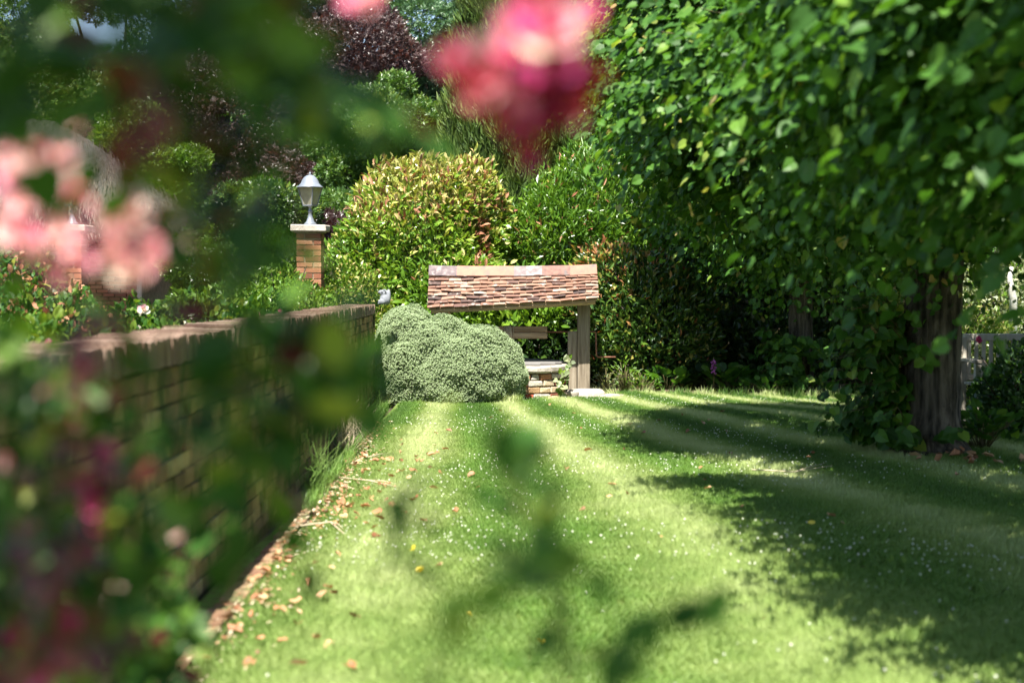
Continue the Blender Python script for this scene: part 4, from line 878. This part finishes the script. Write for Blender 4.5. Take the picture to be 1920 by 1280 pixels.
# ------------------------------------------------------------------ lime trees on the right
def lime(X, Y, label, seed, ntw, rx, ry, zlow, ztop, n_ind, trunk_r=.23, zdens=4.2, basal=0, lean=0, bshift=0, bz=.9, bl=.45, bsp=1.1, taper=0, lobes=()):
    r = np.random.default_rng(seed); e = empty('lime_tree', (X, Y, 0), label, 'tree', 'lime trees in a row beside the lawn')
    zc_ = (zlow+ztop)/2; hz = (ztop-zlow)/2
    # twig origins on the crown shell
    d = nrm(r.normal(size=(ntw*4, 3))); sup = (np.abs(d)**3.2).sum(1)**(-1/3.2); q = d*sup[:, None]
    P0 = np.stack([X+q[:, 0]*rx, Y+q[:, 1]*ry, zc_+q[:, 2]*hz], 1); lump = 1+.13*noise3(P0, 1.7, seed, 3)-np.minimum(r.exponential(.11, len(q)), .6)
    P0 = np.array([X, Y, zc_])+(P0-np.array([X, Y, zc_]))*lump[:, None]
    if taper:      # crown drawn in towards its underside
        kk = 1-taper*np.clip((zlow+1.7-P0[:, 2])/1.7, 0, 1); P0[:, 0] = X+(P0[:, 0]-X)*kk; P0[:, 1] = Y+(P0[:, 1]-Y)*kk
    keep = (r.random(len(P0)) < np.where(P0[:, 2] > zdens+.8, .33, 1.0)*np.where(noise3(P0, 2.6, seed+77, 2) < -.22, .12, 1.0)); P0, q = P0[keep][:ntw], q[keep][:ntw]
    for (lx, ly, lz, lr, lry, lrz, ln_) in lobes:      # big side boughs
        dq = nrm(r.normal(size=(ln_, 3))); qq = dq*(1-np.minimum(r.exponential(.2, ln_), .8))[:, None]
        P0 = np.concatenate([P0, np.array([lx, ly, lz])+qq*[lr, lry, lrz]]); q = np.concatenate([q, nrm(dq*.5+np.array([[lx-X, (ly-Y)*.5, 0]])*.5)])
    out = nrm(q*[1, 1, .25]); D0 = nrm(out+np.array([[0, 0, -.2]])+(.55*noise3(P0, 1.1, seed+9)[:, None])*np.array([[.3, 1., .5]])+r.normal(size=out.shape)*.26)
    Pb = []; Ab = []; Nb = []; Sb = []; Mb = []
    L = .4+.5*r.random(len(P0))**1.5; m = 10
    side = nrm(np.cross(D0, np.array([[0, 0, 1.]])))
    for k in range(m):
        t = (k+.6)/m; s_ = 1 if k % 2 else -1
        p_ = P0+D0*(L*t)[:, None]+np.array([[0, 0, -1]])*(L*t*t*.38)[:, None]
        Pb.append(p_); Ab.append(nrm(side*s_*.75+D0*.55+np.array([[0, 0, -.42]])+r.normal(size=D0.shape)*.3))
        Nb.append(nrm(np.array([[0, 0, .62]])+out*.62+r.normal(size=D0.shape)*.36)); Sb.append((.09-.036*t)*(.55+.8*r.random(len(P0)))*1.1)
        Mb.append(np.where((t > .75) & (noise3(P0, 2.5, seed+3) > .3) & (r.random(len(P0)) < .3), 1, 0))
    tb = []
    if basal:      # shoots round the foot of the trunk
        for i in range(basal):
            a_ = r.normal()*bsp+PI+bshift; z0 = r.random()**1.3*bz; rr_ = trunk_r*1.0; b0 = np.array([X+math.cos(a_)*rr_, Y+math.sin(a_)*rr_, z0])
            ln = .25+bl*r.random(); dd = nrm(np.array([math.cos(a_)*.9, math.sin(a_)*.9, .55+.5*r.random()])); 
            mid = b0+dd*ln*.6; end = mid+nrm(dd*[1, 1, -.2])*ln*.5; tb.append(([b0, mid, end], [.006, .004, .002], 4))
            sd = nrm(np.cross(dd, [0, 0, 1.]))
            for k in range(9):
                t = (k+.8)/9; p_ = (b0*(1-t)**2+2*mid*t*(1-t)+end*t*t); s_ = 1 if k % 2 else -1
                Pb.append(p_[None]); Ab.append(nrm(sd*s_*.7+dd*.3+np.array([0, 0, -.6])+r.normal(size=3)*.3)[None]); Nb.append(nrm(np.array([math.cos(a_)*.8, math.sin(a_)*.8-.2, .55])+r.normal(size=3)*.35)[None])
                Sb.append(np.array([.10*(.7+.5*r.random())])); Mb.append(np.array([1 if r.random() < .03 else 0]))
    P = np.concatenate(Pb); A = np.concatenate(Ab); NN = np.concatenate(Nb); SS = np.concatenate(Sb); MI = np.concatenate(Mb)
    k = P[:, 2] > .03
    foliage(e, P[k], A[k], NN[k], SS[k], L_HEART, [M['lime'], M['lime_tip']], MI[k], n_ind)
    # trunk with root flare and bark ridges, limbs
    zs = np.array([-.1, 0, .12, .35, .8, 1.3, 1.9, 2.5, 3.2, 4.2]); f = np.array([2.1, 1.65, 1.22, 1.04, 1.0, .97, .98, 1.0, .85, .6])
    pts = np.stack([X+lean*zs, Y+0*zs, zs], 1)
    pts2 = np.stack([np.interp(np.linspace(-.1, 4.2, 60), zs, pts[:, 0]), np.full(60, Y), np.linspace(-.1, 4.2, 60)], 1); rr2 = np.interp(np.linspace(-.1, 4.2, 60), zs, trunk_r*f)
    link('trunk', tubes_mesh('trunk', [(pts2, rr2, 40, dict(flute=.035, wob=.045, seed=seed))], M['bark']), e)
    for i in range(9):
        a_ = i*.7+r.random(); z0 = 2.2+.2*i; s0 = np.array([X+lean*z0, Y, z0]); o_ = np.array([math.cos(a_)*rx*.8, math.sin(a_)*ry*.8, .6+r.random()*1.2]); 
        tt = [([s0, s0+o_*.5+(0, 0, .25), s0+o_], [.09, .055, .02], 7)]
        for b in range(4):
            q0 = s0+o_*(.5+.12*b); tt.append(([q0, q0+r.normal(size=3)*.35+o_*.15, q0+r.normal(size=3)*.6+o_*.3], [.03, .018, .006], 5))
        link('limb', tubes_mesh('limb', tt, M['bark']), e)
    sel = P0[r.integers(0, len(P0), 500)]
    for p_ in sel[:400]:
        c_ = np.array([X, Y, p_[2]*.6+1.2]); v_ = p_-c_; tb.append(([c_+v_*.55, c_+v_*.85+(0, 0, .06), p_+v_*.12], [.012, .007, .003], 4))
    link('twigs', tubes_mesh('twigs', tb, M['twig']), e)['kind'] = 'stuff'
    return e
lime(3.47, 11.8, 'nearest lime tree in view, its ridged trunk skirted with leafy shoots at right', 101, 6400, 2.35, 2.2, 2.0, 5.6, 300, .235, basal=115, lean=.025, bshift=-.05, bz=1.1, bl=.5, bsp=.5,
     lobes=((2.6, 9.2, 2.8, .4, .4, .5, 90), (1.45, 8.5, 2.75, .5, .3, .3, 80), (2.2, 8.2, 2.7, .8, .5, .6, 170), (1.7, 7.6, 2.6, .4, .25, .3, 60), (1.5, 10.6, 3.1, .6, .4, .4, 100), (1.6, 11.7, 3.1, .6, .5, .5, 120), (2.6, 7.6, 2.7, .7, .5, .5, 120)))
lime(3.78, 18.6, 'second lime tree, slim trunk in shade beyond the nearest one', 102, 5000, 2.05, 2.1, 2.0, 6.6, 300, .155, zdens=5.4, basal=90, bshift=.3, bz=.65, bl=.3, taper=.4)
lime(3.95, 24.6, 'farthest lime tree in the row, its crown showing above the shaded hedge', 104, 3600, 2.35, 2.1, 2.1, 7.4, 200, .17, zdens=6.4)
lime(3.75, 5.7, 'lime tree nearest the camera whose drooping branches fill the top right corner', 103, 3900, 2.3, 2.6, 1.75, 5.2, 300, .22, zdens=3.6,
     lobes=((1.75, 6.7, 2.6, .5, .3, .4, 60), (2.1, 5.9, 2.5, .6, .4, .5, 100), (1.75, 5.0, 2.5, .45, .3, .3, 50), (2.3, 5.0, 2.1, .6, .5, .4, 90), (2.0, 4.1, 2.4, .4, .3, .3, 50)))
# ------------------------------------------------------------------ right side: bench and shrubs
bench = empty('garden_bench', (5.0, 14.3, 0), 'pale weathered slatted bench half hidden by shrubs at the right edge', 'bench')
BX0, BX1, BY = xpx(1806, 14.2), xpx(1806, 14.2)+1.5, 14.2; zb = zpx(632, BY)
box_obj('top_rail', ((BX0+BX1)/2, BY, zb), (1.5, .045, .07), M['bench'], bench, bev=.006)
box_obj('lower_rail', ((BX0+BX1)/2, BY, .48), (1.5, .04, .06), M['bench'], bench, bev=.006)
for i in range(20): box_obj('back_slat', (BX0+.06+i*.073, BY, (zb+.48)/2), (.036, .016, zb-.48-.06), M['bench'], bench)
for i in range(5): box_obj('seat_slat', ((BX0+BX1)/2, BY-.08-i*.085, .43), (1.5, .07, .025), M['bench'], bench)
for X in (BX0, BX1):
    box_obj('leg', (X, BY, zb/2), (.06, .06, zb), M['bench'], bench, bev=.005); box_obj('leg', (X, BY-.45, .32), (.06, .06, .64), M['bench'], bench, bev=.005)
    box_obj('arm_rest', (X, BY-.23, .66), (.07, .52, .035), M['bench'], bench, bev=.005)
rsh = shrub('rose_shrub', 'leafy shrub with one red blossom in front of the bench', 'bush', (5.0, 13.3, 0), [(5.05, 13.2, .45, .6, .5, .48), (4.75, 13.4, .3, .35, .4, .35), (5.5, 13.3, .55, .6, .5, .5)], 9000, L_OVAL, .055, [M['bluegreen'], M['lime']], pk2(.4), 111, 200, .14, .12, 5)
blossom(rsh, at(1835, 637, 13.0), .035, 'pet_mag', (0, -1, .4), (6, 5), ['pet_mag'])
lshrub('willow_shrub', 'silvery variegated shrub behind the bench', 1900, 17.5, 1.85, 1.0, 12000, .07, [M['willow'], M['fresh']], .25, 112)
lshrub('herb_shrub', 'bright yellow green shrub behind the bench beside the near trunk', 1800, 16.2, 1.25, .6, 8000, .05, [M['fresh'], M['laurel_top']], .3, 113)
lshrub('herb_shrub', 'sunlit yellow green shrub seen between the two lime trunks', 1680, 20.2, 1.5, .55, 5000, .07, [M['fresh'], M['laurel_top']], .3, 114)
lshrub('broadleaf_shrub', 'dark leafy shrub behind the silvery one at the right edge', 1990, 20.5, 3.4, 2.0, 15000, .12, [M['lime'], M['sycamore']], .5, 115)
e = empty('dead_stem', (xpx(1893, 17), 17, 0), 'short white bare stem standing up among the silvery shrub', 'stem')
link('trunk', tubes_mesh('trunk', [([(xpx(1902, 17), 17, 0), at(1900, 560, 16.6), at(1893, 520, 16.5), at(1897, 500, 16.5)], [.05, .045, .03, .02], 8)], M['birch']), e)
# ------------------------------------------------------------------ fallen leaves, twigs
def curled(seed):
    r = np.random.default_rng(seed); v = L_HEART[0].copy()*[r.uniform(.6, 1), 1, 1]*(1+r.normal(size=(len(L_HEART[0]), 1))*.12); v[:, 2] += .5*np.abs(v[:, 0])+.25*(v[:, 1]-.5)**2+r.normal(size=len(v))*.06; return v, L_HEART[1]
cm = [np_mesh('fallen_leaf', *curled(i), [M['dry_leaf']]) for i in range(6)]; cy = [np_mesh('fallen_leaf', *curled(i), [M['yellow_leaf']]) for i in (7, 8)]
def fallen(X, Y, s, me, label, group):
    o = bpy.data.objects.new('fallen_leaf', me); C.objects.link(o); o.location = (X, Y, float(gz(X, Y))+.028+random.random()*.008); o.rotation_euler = (random.gauss(0, .35), random.gauss(0, .35), random.random()*6.28)
    o.scale = (s, s, s*random.uniform(.6, 1.5)); tag(o, label, 'leaf', group)
for i in range(150):
    Y = random.uniform(4.7, 12.2) if i % 3 else random.uniform(8.5, 11.5); X = wx(Y)+.2+abs(random.gauss(0, .3))
    fallen(X, Y, random.uniform(.03, .06), random.choice(cm), 'dry brown leaf lying on the grass beside the wall', 'dry leaves fallen along the wall foot')
for i in range(45):
    Y = random.uniform(6, 17); X = random.uniform(-.9, 3.5)
    fallen(X, Y, random.uniform(.035, .06), random.choice(cm), 'dry brown leaf lying out on the open lawn', 'dry leaves scattered over the lawn')
for i in range(22):
    a_ = random.random()*6.28; fallen(3.5+math.cos(a_)*.5*random.random()+.1, 11.3+math.sin(a_)*.3-.1, random.uniform(.07, .11), random.choice(cm), 'large brown leaf lying at the foot of the near lime trunk', 'dead leaves below the near lime trunk')
for px, py, lb in ((778, 1040, 'yellow leaf on the lawn, upper of the pair left of centre'), (795, 1080, 'yellow leaf on the lawn, lower of the pair left of centre'), (1012, 1212, 'yellow leaf on the lawn near the bottom centre'), (876, 1157, 'small yellow leaf on the lawn below the yellow pair'), (1525, 1000, 'yellow leaf lying in the lime tree shade')):
    p_ = at(px, py, 1); d_ = p_-Vector((0, 0, H)); k = -H/d_.z; q = Vector((0, 0, H))+d_*k
    fallen(q.x, q.y, .05 if 'small' not in lb else .03, random.choice(cy), lb, None)
nl = 2200; r = np.random.default_rng(300); Yl = 4.6+9.6*r.random(nl)**.75; Xl = np.array([wx(y) for y in Yl])+.16+np.abs(r.normal(size=nl))*.11
Pn = np.stack([Xl, Yl, .02+.025*r.random(nl)], 1); axl, nrl = leafdirs(np.tile([[0, 0, 1.]], (nl, 1)), 301, 0, 0, 1, 1, 1, .5)
tag(foliage(None, Pn, axl*[1, 1, .2], nrl, .012+.02*r.random(nl), L_OVAL, [M['dry_leaf'], M['rope'], M['edging']], r.integers(0, 3, nl), rest_name='leaf_litter'), 'crumbled dry leaf litter and clippings along the brick edging', 'litter')
def gpt(px, py, z=.03):
    d_ = at(px, py, 1)-Vector((0, 0, H)); return Vector((0, 0, H))+d_*((z-H)/d_.z)
for pts_, lb in (([(615, 890), (680, 858), (740, 852)], 'long pale dry stem on the grass near the wall, the upper one'), ([(620, 893), (690, 900), (745, 912)], 'long pale dry stem on the grass near the wall, the lower one'), ([(560, 985), (620, 978), (645, 1000)], 'bent pale dry stem lying on the brick edging'), ([(1410, 880), (1490, 884), (1560, 872)], 'thin pale twig lying in the shaded lawn')):
    P_ = [gpt(*q) for q in pts_]; tag(link('dry_stem', tubes_mesh('dry_stem', [(P_, [.006, .005, .002], 5), ([P_[1], (P_[1]+P_[2])/2+Vector((0, .06, .01)), P_[2]+Vector((-.02, .14, 0))], [.004, .003, .001], 4)], M['rope'])), lb, 'stem')
# dry straw of wild grass by the wall
for k, (px, Y) in enumerate(((652, 13.0), (632, 11.6), (585, 9.3))):
    X = wx(Y)+.14; r = np.random.default_rng(120+k); e = empty('wild_grass_clump', (X, Y, 0), ['straw coloured grass clump at the wall foot, farthest one', 'straw coloured grass clump at the wall foot, middle one', 'straw coloured grass clump at the wall foot, nearest one'][k], 'grass', 'wild grass clumps at the wall foot')
    tb = [([(X+r.normal()*.04, Y+r.normal()*.15, 0), (X+r.normal()*.07, Y+r.normal()*.2, .16), (X+.04+r.normal()*.1, Y+r.normal()*.25, .25+.2*r.random())], [.0025, .002, .0012], 3) for i in range(45)]
    link('stalks', tubes_mesh('stalks', tb, M['rope'] if k == 1 else M['blade']), e)
# ------------------------------------------------------------------ foreground rose bush (out of focus)
r = np.random.default_rng(200)
rb = empty('climbing_rose', (-.75, 1.0, 0), 'large blurred climbing rose with pink blossoms filling the left foreground', 'rose bush')
root = np.array([-.75, 1.0, 0])
canes = [  # control points (px, py, distance)
    [(150, 1500, 1.2), (190, 1150, 1.15), (260, 820, 1.0), (350, 450, .8), (400, 150, .62), (380, -150, .55)],
    [(300, 1500, 1.1), (420, 1150, 1.05), (530, 880, .9), (600, 640, .75), (560, 350, .65), (520, 60, .6), (600, -150, .62)],
    [(60, 1500, 1.4), (70, 1100, 1.4), (120, 750, 1.4), (190, 500, 1.35), (230, 300, 1.0), (160, 0, .7)],
    [(-80, 1500, 1.2), (-20, 1000, 1.2), (30, 600, 1.1), (60, 250, .7), (40, -100, .55)],
    [(120, 1500, 2.0), (180, 1250, 1.95), (300, 1120, 1.9), (350, 1090, 1.9)],
    [(250, 1100, 1.3), (330, 900, 1.2), (450, 770, 1.0), (560, 740, .85), (620, 690, .8)],
    [(380, -150, .55), (560, -60, .62), (800, -40, .7), (980, 40, .72), (1010, 230, .74)],
    [(600, -150, .62), (860, -100, .7), (1080, -20, .72), (1100, 90, .72)],
    [(1000, 1500, .95), (1060, 1200, .93), (1010, 1050, .92), (970, 920, .92), (930, 890, .92)],
    [(1180, 1500, .95), (1170, 1270, .93), (1060, 1190, .93)],
    [(700, 1500, .95), (850, 1180, .9), (1040, 1080, .92)],
    [(90, 500, 1.35), (40, 430, 1.4), (100, 330, 1.4), (170, 370, 1.45), (260, 470, 1.45), (330, 500, 1.3)],
]
def far(d): return d*1.9 if d < .75 else (d*1.6 if d < .95 else max(d, 1.45))
cw = [[np.array(at(q[0], q[1], far(q[2]) if k not in (8, 9, 10) else q[2]*1.25)) for q in cn] for k, cn in enumerate(canes)]
tb = []
def smooth_path(pts, k=6):
    pts = np.array(pts); n_ = len(pts); t = np.arange(n_); tt = np.linspace(0, n_-1, (n_-1)*k+1)
    res = np.stack([np.interp(tt, t, pts[:, i]) for i in range(3)], 1)
    for _ in range(3): res[1:-1] = .25*res[:-2]+.5*res[1:-1]+.25*res[2:]
    return res
paths = [smooth_path(c_) for c_ in cw]
for i, p_ in enumerate(paths): tb.append((p_, np.linspace(.0045, .002, len(p_))*(.45 if i in (8, 9, 10) else .8), 6))
for i in (0, 1, 2, 3, 4, 8, 9, 10):
    a_ = paths[i][0]; b_ = np.array([a_[0]*.8-.1, a_[1]+.05, 0]); tb.append(([b_, (a_+b_)/2+(.02, .03, 0), a_], [.008, .007, .0045], 6))
for j, a_ in enumerate(np.linspace(0, 6, 14)):     # canes of the added shade canopy overhead, outside the picture
    q = np.array([-.52+.4*math.cos(a_), .35+.5*math.sin(a_), 2.02+.12*math.sin(3*a_)]); m_ = np.array([-.7, .2, 1.7]); tb.append(([m_, (m_+q)/2+(0, 0, .1), q], [.006, .005, .003], 5))
tb.append(([(-.7, .2, 1.7), (-.4, .15, 1.95), (.1, .55, 1.97)], [.006, .005, .003], 5)); tb.append(([(-.8, .1, 0), (-.75, .1, .9), (-.7, .2, 1.7)], [.012, .01, .006], 6))
for t_ in tb: link('cane', tubes_mesh('cane', [t_], M['twig']), rb)
LP = []; LA = []; LN = []; LS = []; LM = []
def leafset(c, s, red=False):
    """one compound rose leaf of five leaflets"""
    d = nrm(r.normal(size=3)*[1, .7, .7]); nn = nrm(np.array([0, -.35, .75])+r.normal(size=3)*.5); sd = nrm(np.cross(d, nn))
    for t, k in ((.1, 1), (.1, -1), (.55, 1), (.55, -1), (1, 0)):
        LP.append(c+d*s*1.8*t); LA.append(d*(.6 if k else 1)+sd*k); LN.append(nn+r.normal(size=3)*.2); LS.append(s*(.8+.4*r.random())*(1.1 if k == 0 else 1)); LM.append(1 if (red or r.random() < .04) else 0)
dens = [5, 5, 6, 6, 7, 4, 1, 1, 3, 2, 2, 2]
for p_, dn in zip(paths, dens):
    for i in range(dn):
        c_ = p_[r.integers(0, len(p_))]; rr_ = .035; leafset(c_+r.normal(size=3)*rr_, .045)
# leafy masses: (px, py, spread_x, spread_y, distance, number, leaflet size)
masses = [(40, 50, 60, 50, .55, 5, .03), (60, 170, 50, 50, .56, 4, .03), (130, 90, 20, 50, .6, 1, .028), (375, 40, 30, 50, .55, 6, .028), (385, 150, 25, 60, .56, 7, .028), (300, 255, 45, 30, .58, 5, .028), (490, 60, 45, 40, .58, 5, .028), (590, 120, 30, 45, .6, 5, .028), (600, 210, 20, 30, .6, 1, .026), (550, 30, 40, 30, .58, 2, .026),
          (420, 250, 30, 30, .62, 1, .024), (370, 370, 40, 30, .65, 2, .026), (480, 350, 20, 30, .7, 1, .024), (560, 330, 20, 40, .7, 1, .024),
          (330, 570, 60, 30, .8, 2, .026), (440, 520, 30, 30, .72, 2, .026), (560, 600, 50, 30, .72, 5, .028), (630, 700, 40, 55, .72, 7, .028), (560, 740, 50, 40, .75, 3, .028), (460, 700, 40, 40, .78, 3, .028), (660, 600, 20, 20, .75, 1, .026), (480, 820, 60, 40, .85, 2, .028), (400, 780, 40, 30, .9, 1, .026),
          (110, 570, 60, 20, .85, 1, .026), (60, 640, 70, 30, 1.0, 2, .028), (60, 780, 90, 60, 1.1, 8, .03), (60, 950, 90, 80, 1.2, 13, .03), (230, 800, 70, 50, 1.0, 2, .028), (300, 930, 70, 50, 1.1, 2, .028), (210, 1000, 80, 60, 1.2, 6, .03),
          (90, 1090, 100, 60, 1.5, 20, .032), (160, 1190, 100, 60, 1.7, 26, .032), (50, 1240, 100, 50, 1.4, 20, .032), (250, 1240, 50, 40, 1.9, 10, .03), (340, 1130, 25, 30, 2.1, 5, .03), (10, 760, 20, 120, .9, 4, .03),
          (10, 480, 20, 60, .9, 1, .028)]
for px, py, sx_, sy_, d_, n_, s_ in masses:
    for i in range(n_):
        c_ = np.array(at(px+r.normal()*sx_*.6, py+r.normal()*sy_*.6, far(d_)*(1+.05*r.normal()))); leafset(c_, s_*(1.65 if d_ < 1 else 1.15))
for px, py, d_, n_, s_ in ((250, 380, 1.0, 1, .03), (340, 500, 1.2, 2, .03), (170, 920, 1.2, 3, .03), (70, 1220, 1.0, 4, .03), (90, 1130, 1.1, 2, .03), (250, 290, .9, 2, .03), (165, 600, 1.2, 3, .03)):
    for i in range(n_): leafset(np.array(at(px+r.normal()*35, py+r.normal()*35, d_)), s_, True)
for px, py, d_, s_ in ((935, 895, 1.15, .05), (985, 930, 1.15, .045), (1020, 915, 1.15, .035), (760, 1010, 1.2, .048), (785, 985, 1.2, .035), (740, 1035, 1.2, .03), (1020, 1045, 1.15, .05), (1085, 1060, 1.15, .045), (1050, 1095, 1.15, .045), (1055, 1165, 1.2, .034), (880, 1125, 1.0, .04), (1000, 1105, 1.0, .035), (1180, 1235, 1.15, .045), (1215, 1225, 1.15, .026), (1130, 1290, 1.15, .05), (905, 790, 1.3, .018), (860, 765, 1.4, .014), (1140, 1110, .95, .03), (820, 1140, .95, .035)):
    nn = nrm(np.array([0, -.9, .35])+r.normal(size=3)*.4); d0 = nrm(r.normal(size=3)*[1, .3, 1])
    for q_ in range(2):
        LP.append(np.array(at(px, py, d_))+r.normal(size=3)*.006); LA.append(d0*[1, -1, 1][q_]+r.normal(size=3)*.4); LN.append(nn+r.normal(size=3)*.35); LS.append(s_*[1.0, .8, .8][q_]); LM.append(0)
for i in range(1120):      # unseen canopy, added above the camera to keep the near leaves in shade
    a_ = r.random()*6.28; q = math.sqrt(r.random())
    if i < 130: leafset(np.array([.13+.2*q*math.cos(a_), .60+.18*q*math.sin(a_), 1.98+.04*r.normal()]), .04); continue
    leafset(np.array([-1.05+.88*r.random(), -.15+1.02*r.random()**.8, 2.02+.08*r.normal()]), .05)
P = np.array(LP); u_, v_, _, _ = proj(P); kp = ~((u_ > 690) & (u_ < 1300) & (v_ > 300) & (v_ < 745)) & ~((np.abs(u_-590) < 85) & (np.abs(v_-345) < 85)) & ~((np.abs(u_-640) < 60) & (v_ > 400) & (v_ < 560)); P = P[kp]
LA, LN, LS, LM = (np.array(q_)[kp] for q_ in (LA, LN, LS, LM))
foliage(rb, P, np.array(LA), np.array(LN), np.array(LS), L_OVAL, [M['rose_leaf'], M['rose_red']], np.array(LM), 300)
def pbl(px, py, d, s, kinds, face=None): blossom(rb, at(px, py, d), s, None, face or (random.gauss(0, .5), -1, random.gauss(.3, .4)), (5, 4), kinds)
pale, pink, mix_, dark = ['pet_pale'], ['pet_pink', 'pet_pale'], ['pet_pale', 'pet_pale', 'pet_pink'], ['pet_dark', 'pet_dark', 'pet_mag']
for a_ in ((985, 85, 1.08, .034, ['pet_pale', 'pet_pink'], (-.2, -1, .6)), (1030, 65, 1.07, .028, ['pet_pink', 'pet_mag', 'pet_pale'], (.1, -1, .5)), (1060, 105, 1.07, .022, ['pet_pink', 'pet_mag', 'pet_dark']), (1010, 10, 1.08, .026, ['pet_pink', 'pet_dark']), (925, 165, 1.1, .026, ['pet_pale', 'pet_dark', 'pet_pink']), (1090, 50, 1.1, .026, ['pet_mag', 'pet_dark']), (860, 130, 1.15, .024, ['pet_dark', 'pet_pink']), (835, 110, 1.15, .016, ['pet_dark']), (985, 190, 1.12, .03, dark),
           (1045, 190, 1.12, .028, dark), (955, 215, 1.1, .024, ['pet_dark', 'pet_pink']), (995, 250, 1.12, .026, dark), (985, 285, 1.12, .014, dark), (1090, 150, 1.12, .026, dark), (905, 100, 1.14, .018, mix_), (695, 0, 1.2, .026, pink)): pbl(*a_)
random.seed(33)
for px, py, n_ in ((40, 300, 4), (70, 330, 3), (15, 330, 3), (100, 310, 3), (150, 345, 3), (60, 420, 4), (160, 370, 2), (185, 410, 3), (140, 440, 3), (235, 420, 3), (240, 465, 4), (290, 450, 4), (60, 480, 3), (110, 500, 2), (255, 505, 2), (205, 470, 3), (310, 490, 3), (275, 430, 3), (215, 400, 3), (120, 420, 3), (95, 370, 3), (175, 500, 3), (140, 300, 2), (45, 380, 3), (25, 420, 2), (145, 240, 1)):
    for i in range(n_): pbl(px+random.gauss(0, 18), py+random.gauss(0, 18), 1.4+random.gauss(0, .06), random.uniform(.009, .019), random.choice((pale, mix_, pink, pink)))
for px, py, s_, k, d in ((458, 478, .012, pink, 1.35), (165, 685, .014, pink, 1.4), (160, 705, .012, pink, 1.4), (155, 760, .011, pink, 1.4), (150, 720, .012, mix_, 1.4), (195, 855, .014, ['pet_mag', 'pet_pink'], 1.3), (200, 870, .010, pink, 1.35), (297, 1035, .013, mix_, 1.7), (262, 1075, .013, mix_, 1.7), (245, 1060, .011, mix_, 1.7), (288, 1088, .012, mix_, 1.7), (240, 1092, .012, pale, 1.7), (200, 1110, .012, mix_, 1.7),
                        (122, 912, .010, mix_, 1.5), (100, 928, .010, pale, 1.5), (30, 965, .013, mix_, 1.4), (40, 985, .010, pink, 1.4), (80, 1250, .022, ['pet_mag', 'pet_dark'], 1.3), (110, 1225, .02, ['pet_mag', 'pet_dark'], 1.3), (40, 1200, .016, dark, 1.3), (180, 950, .013, dark, 1.3), (165, 900, .013, dark, 1.3), (190, 990, .01, dark, 1.3), (8, 925, .01, mix_, 1.4), (60, 1000, .012, dark, 1.3), (215, 1020, .01, dark, 1.4), (120, 1165, .014, ['pet_mag'], 1.3), (12, 860, .013, mix_, 1.4), (60, 905, .011, mix_, 1.4), (140, 790, .012, mix_, 1.4), (95, 740, .011, mix_, 1.4), (330, 1000, .01, pale, 1.7), (20, 690, .012, mix_, 1.4)):
    pbl(px, py, d*1.05, s_*1.15, k)
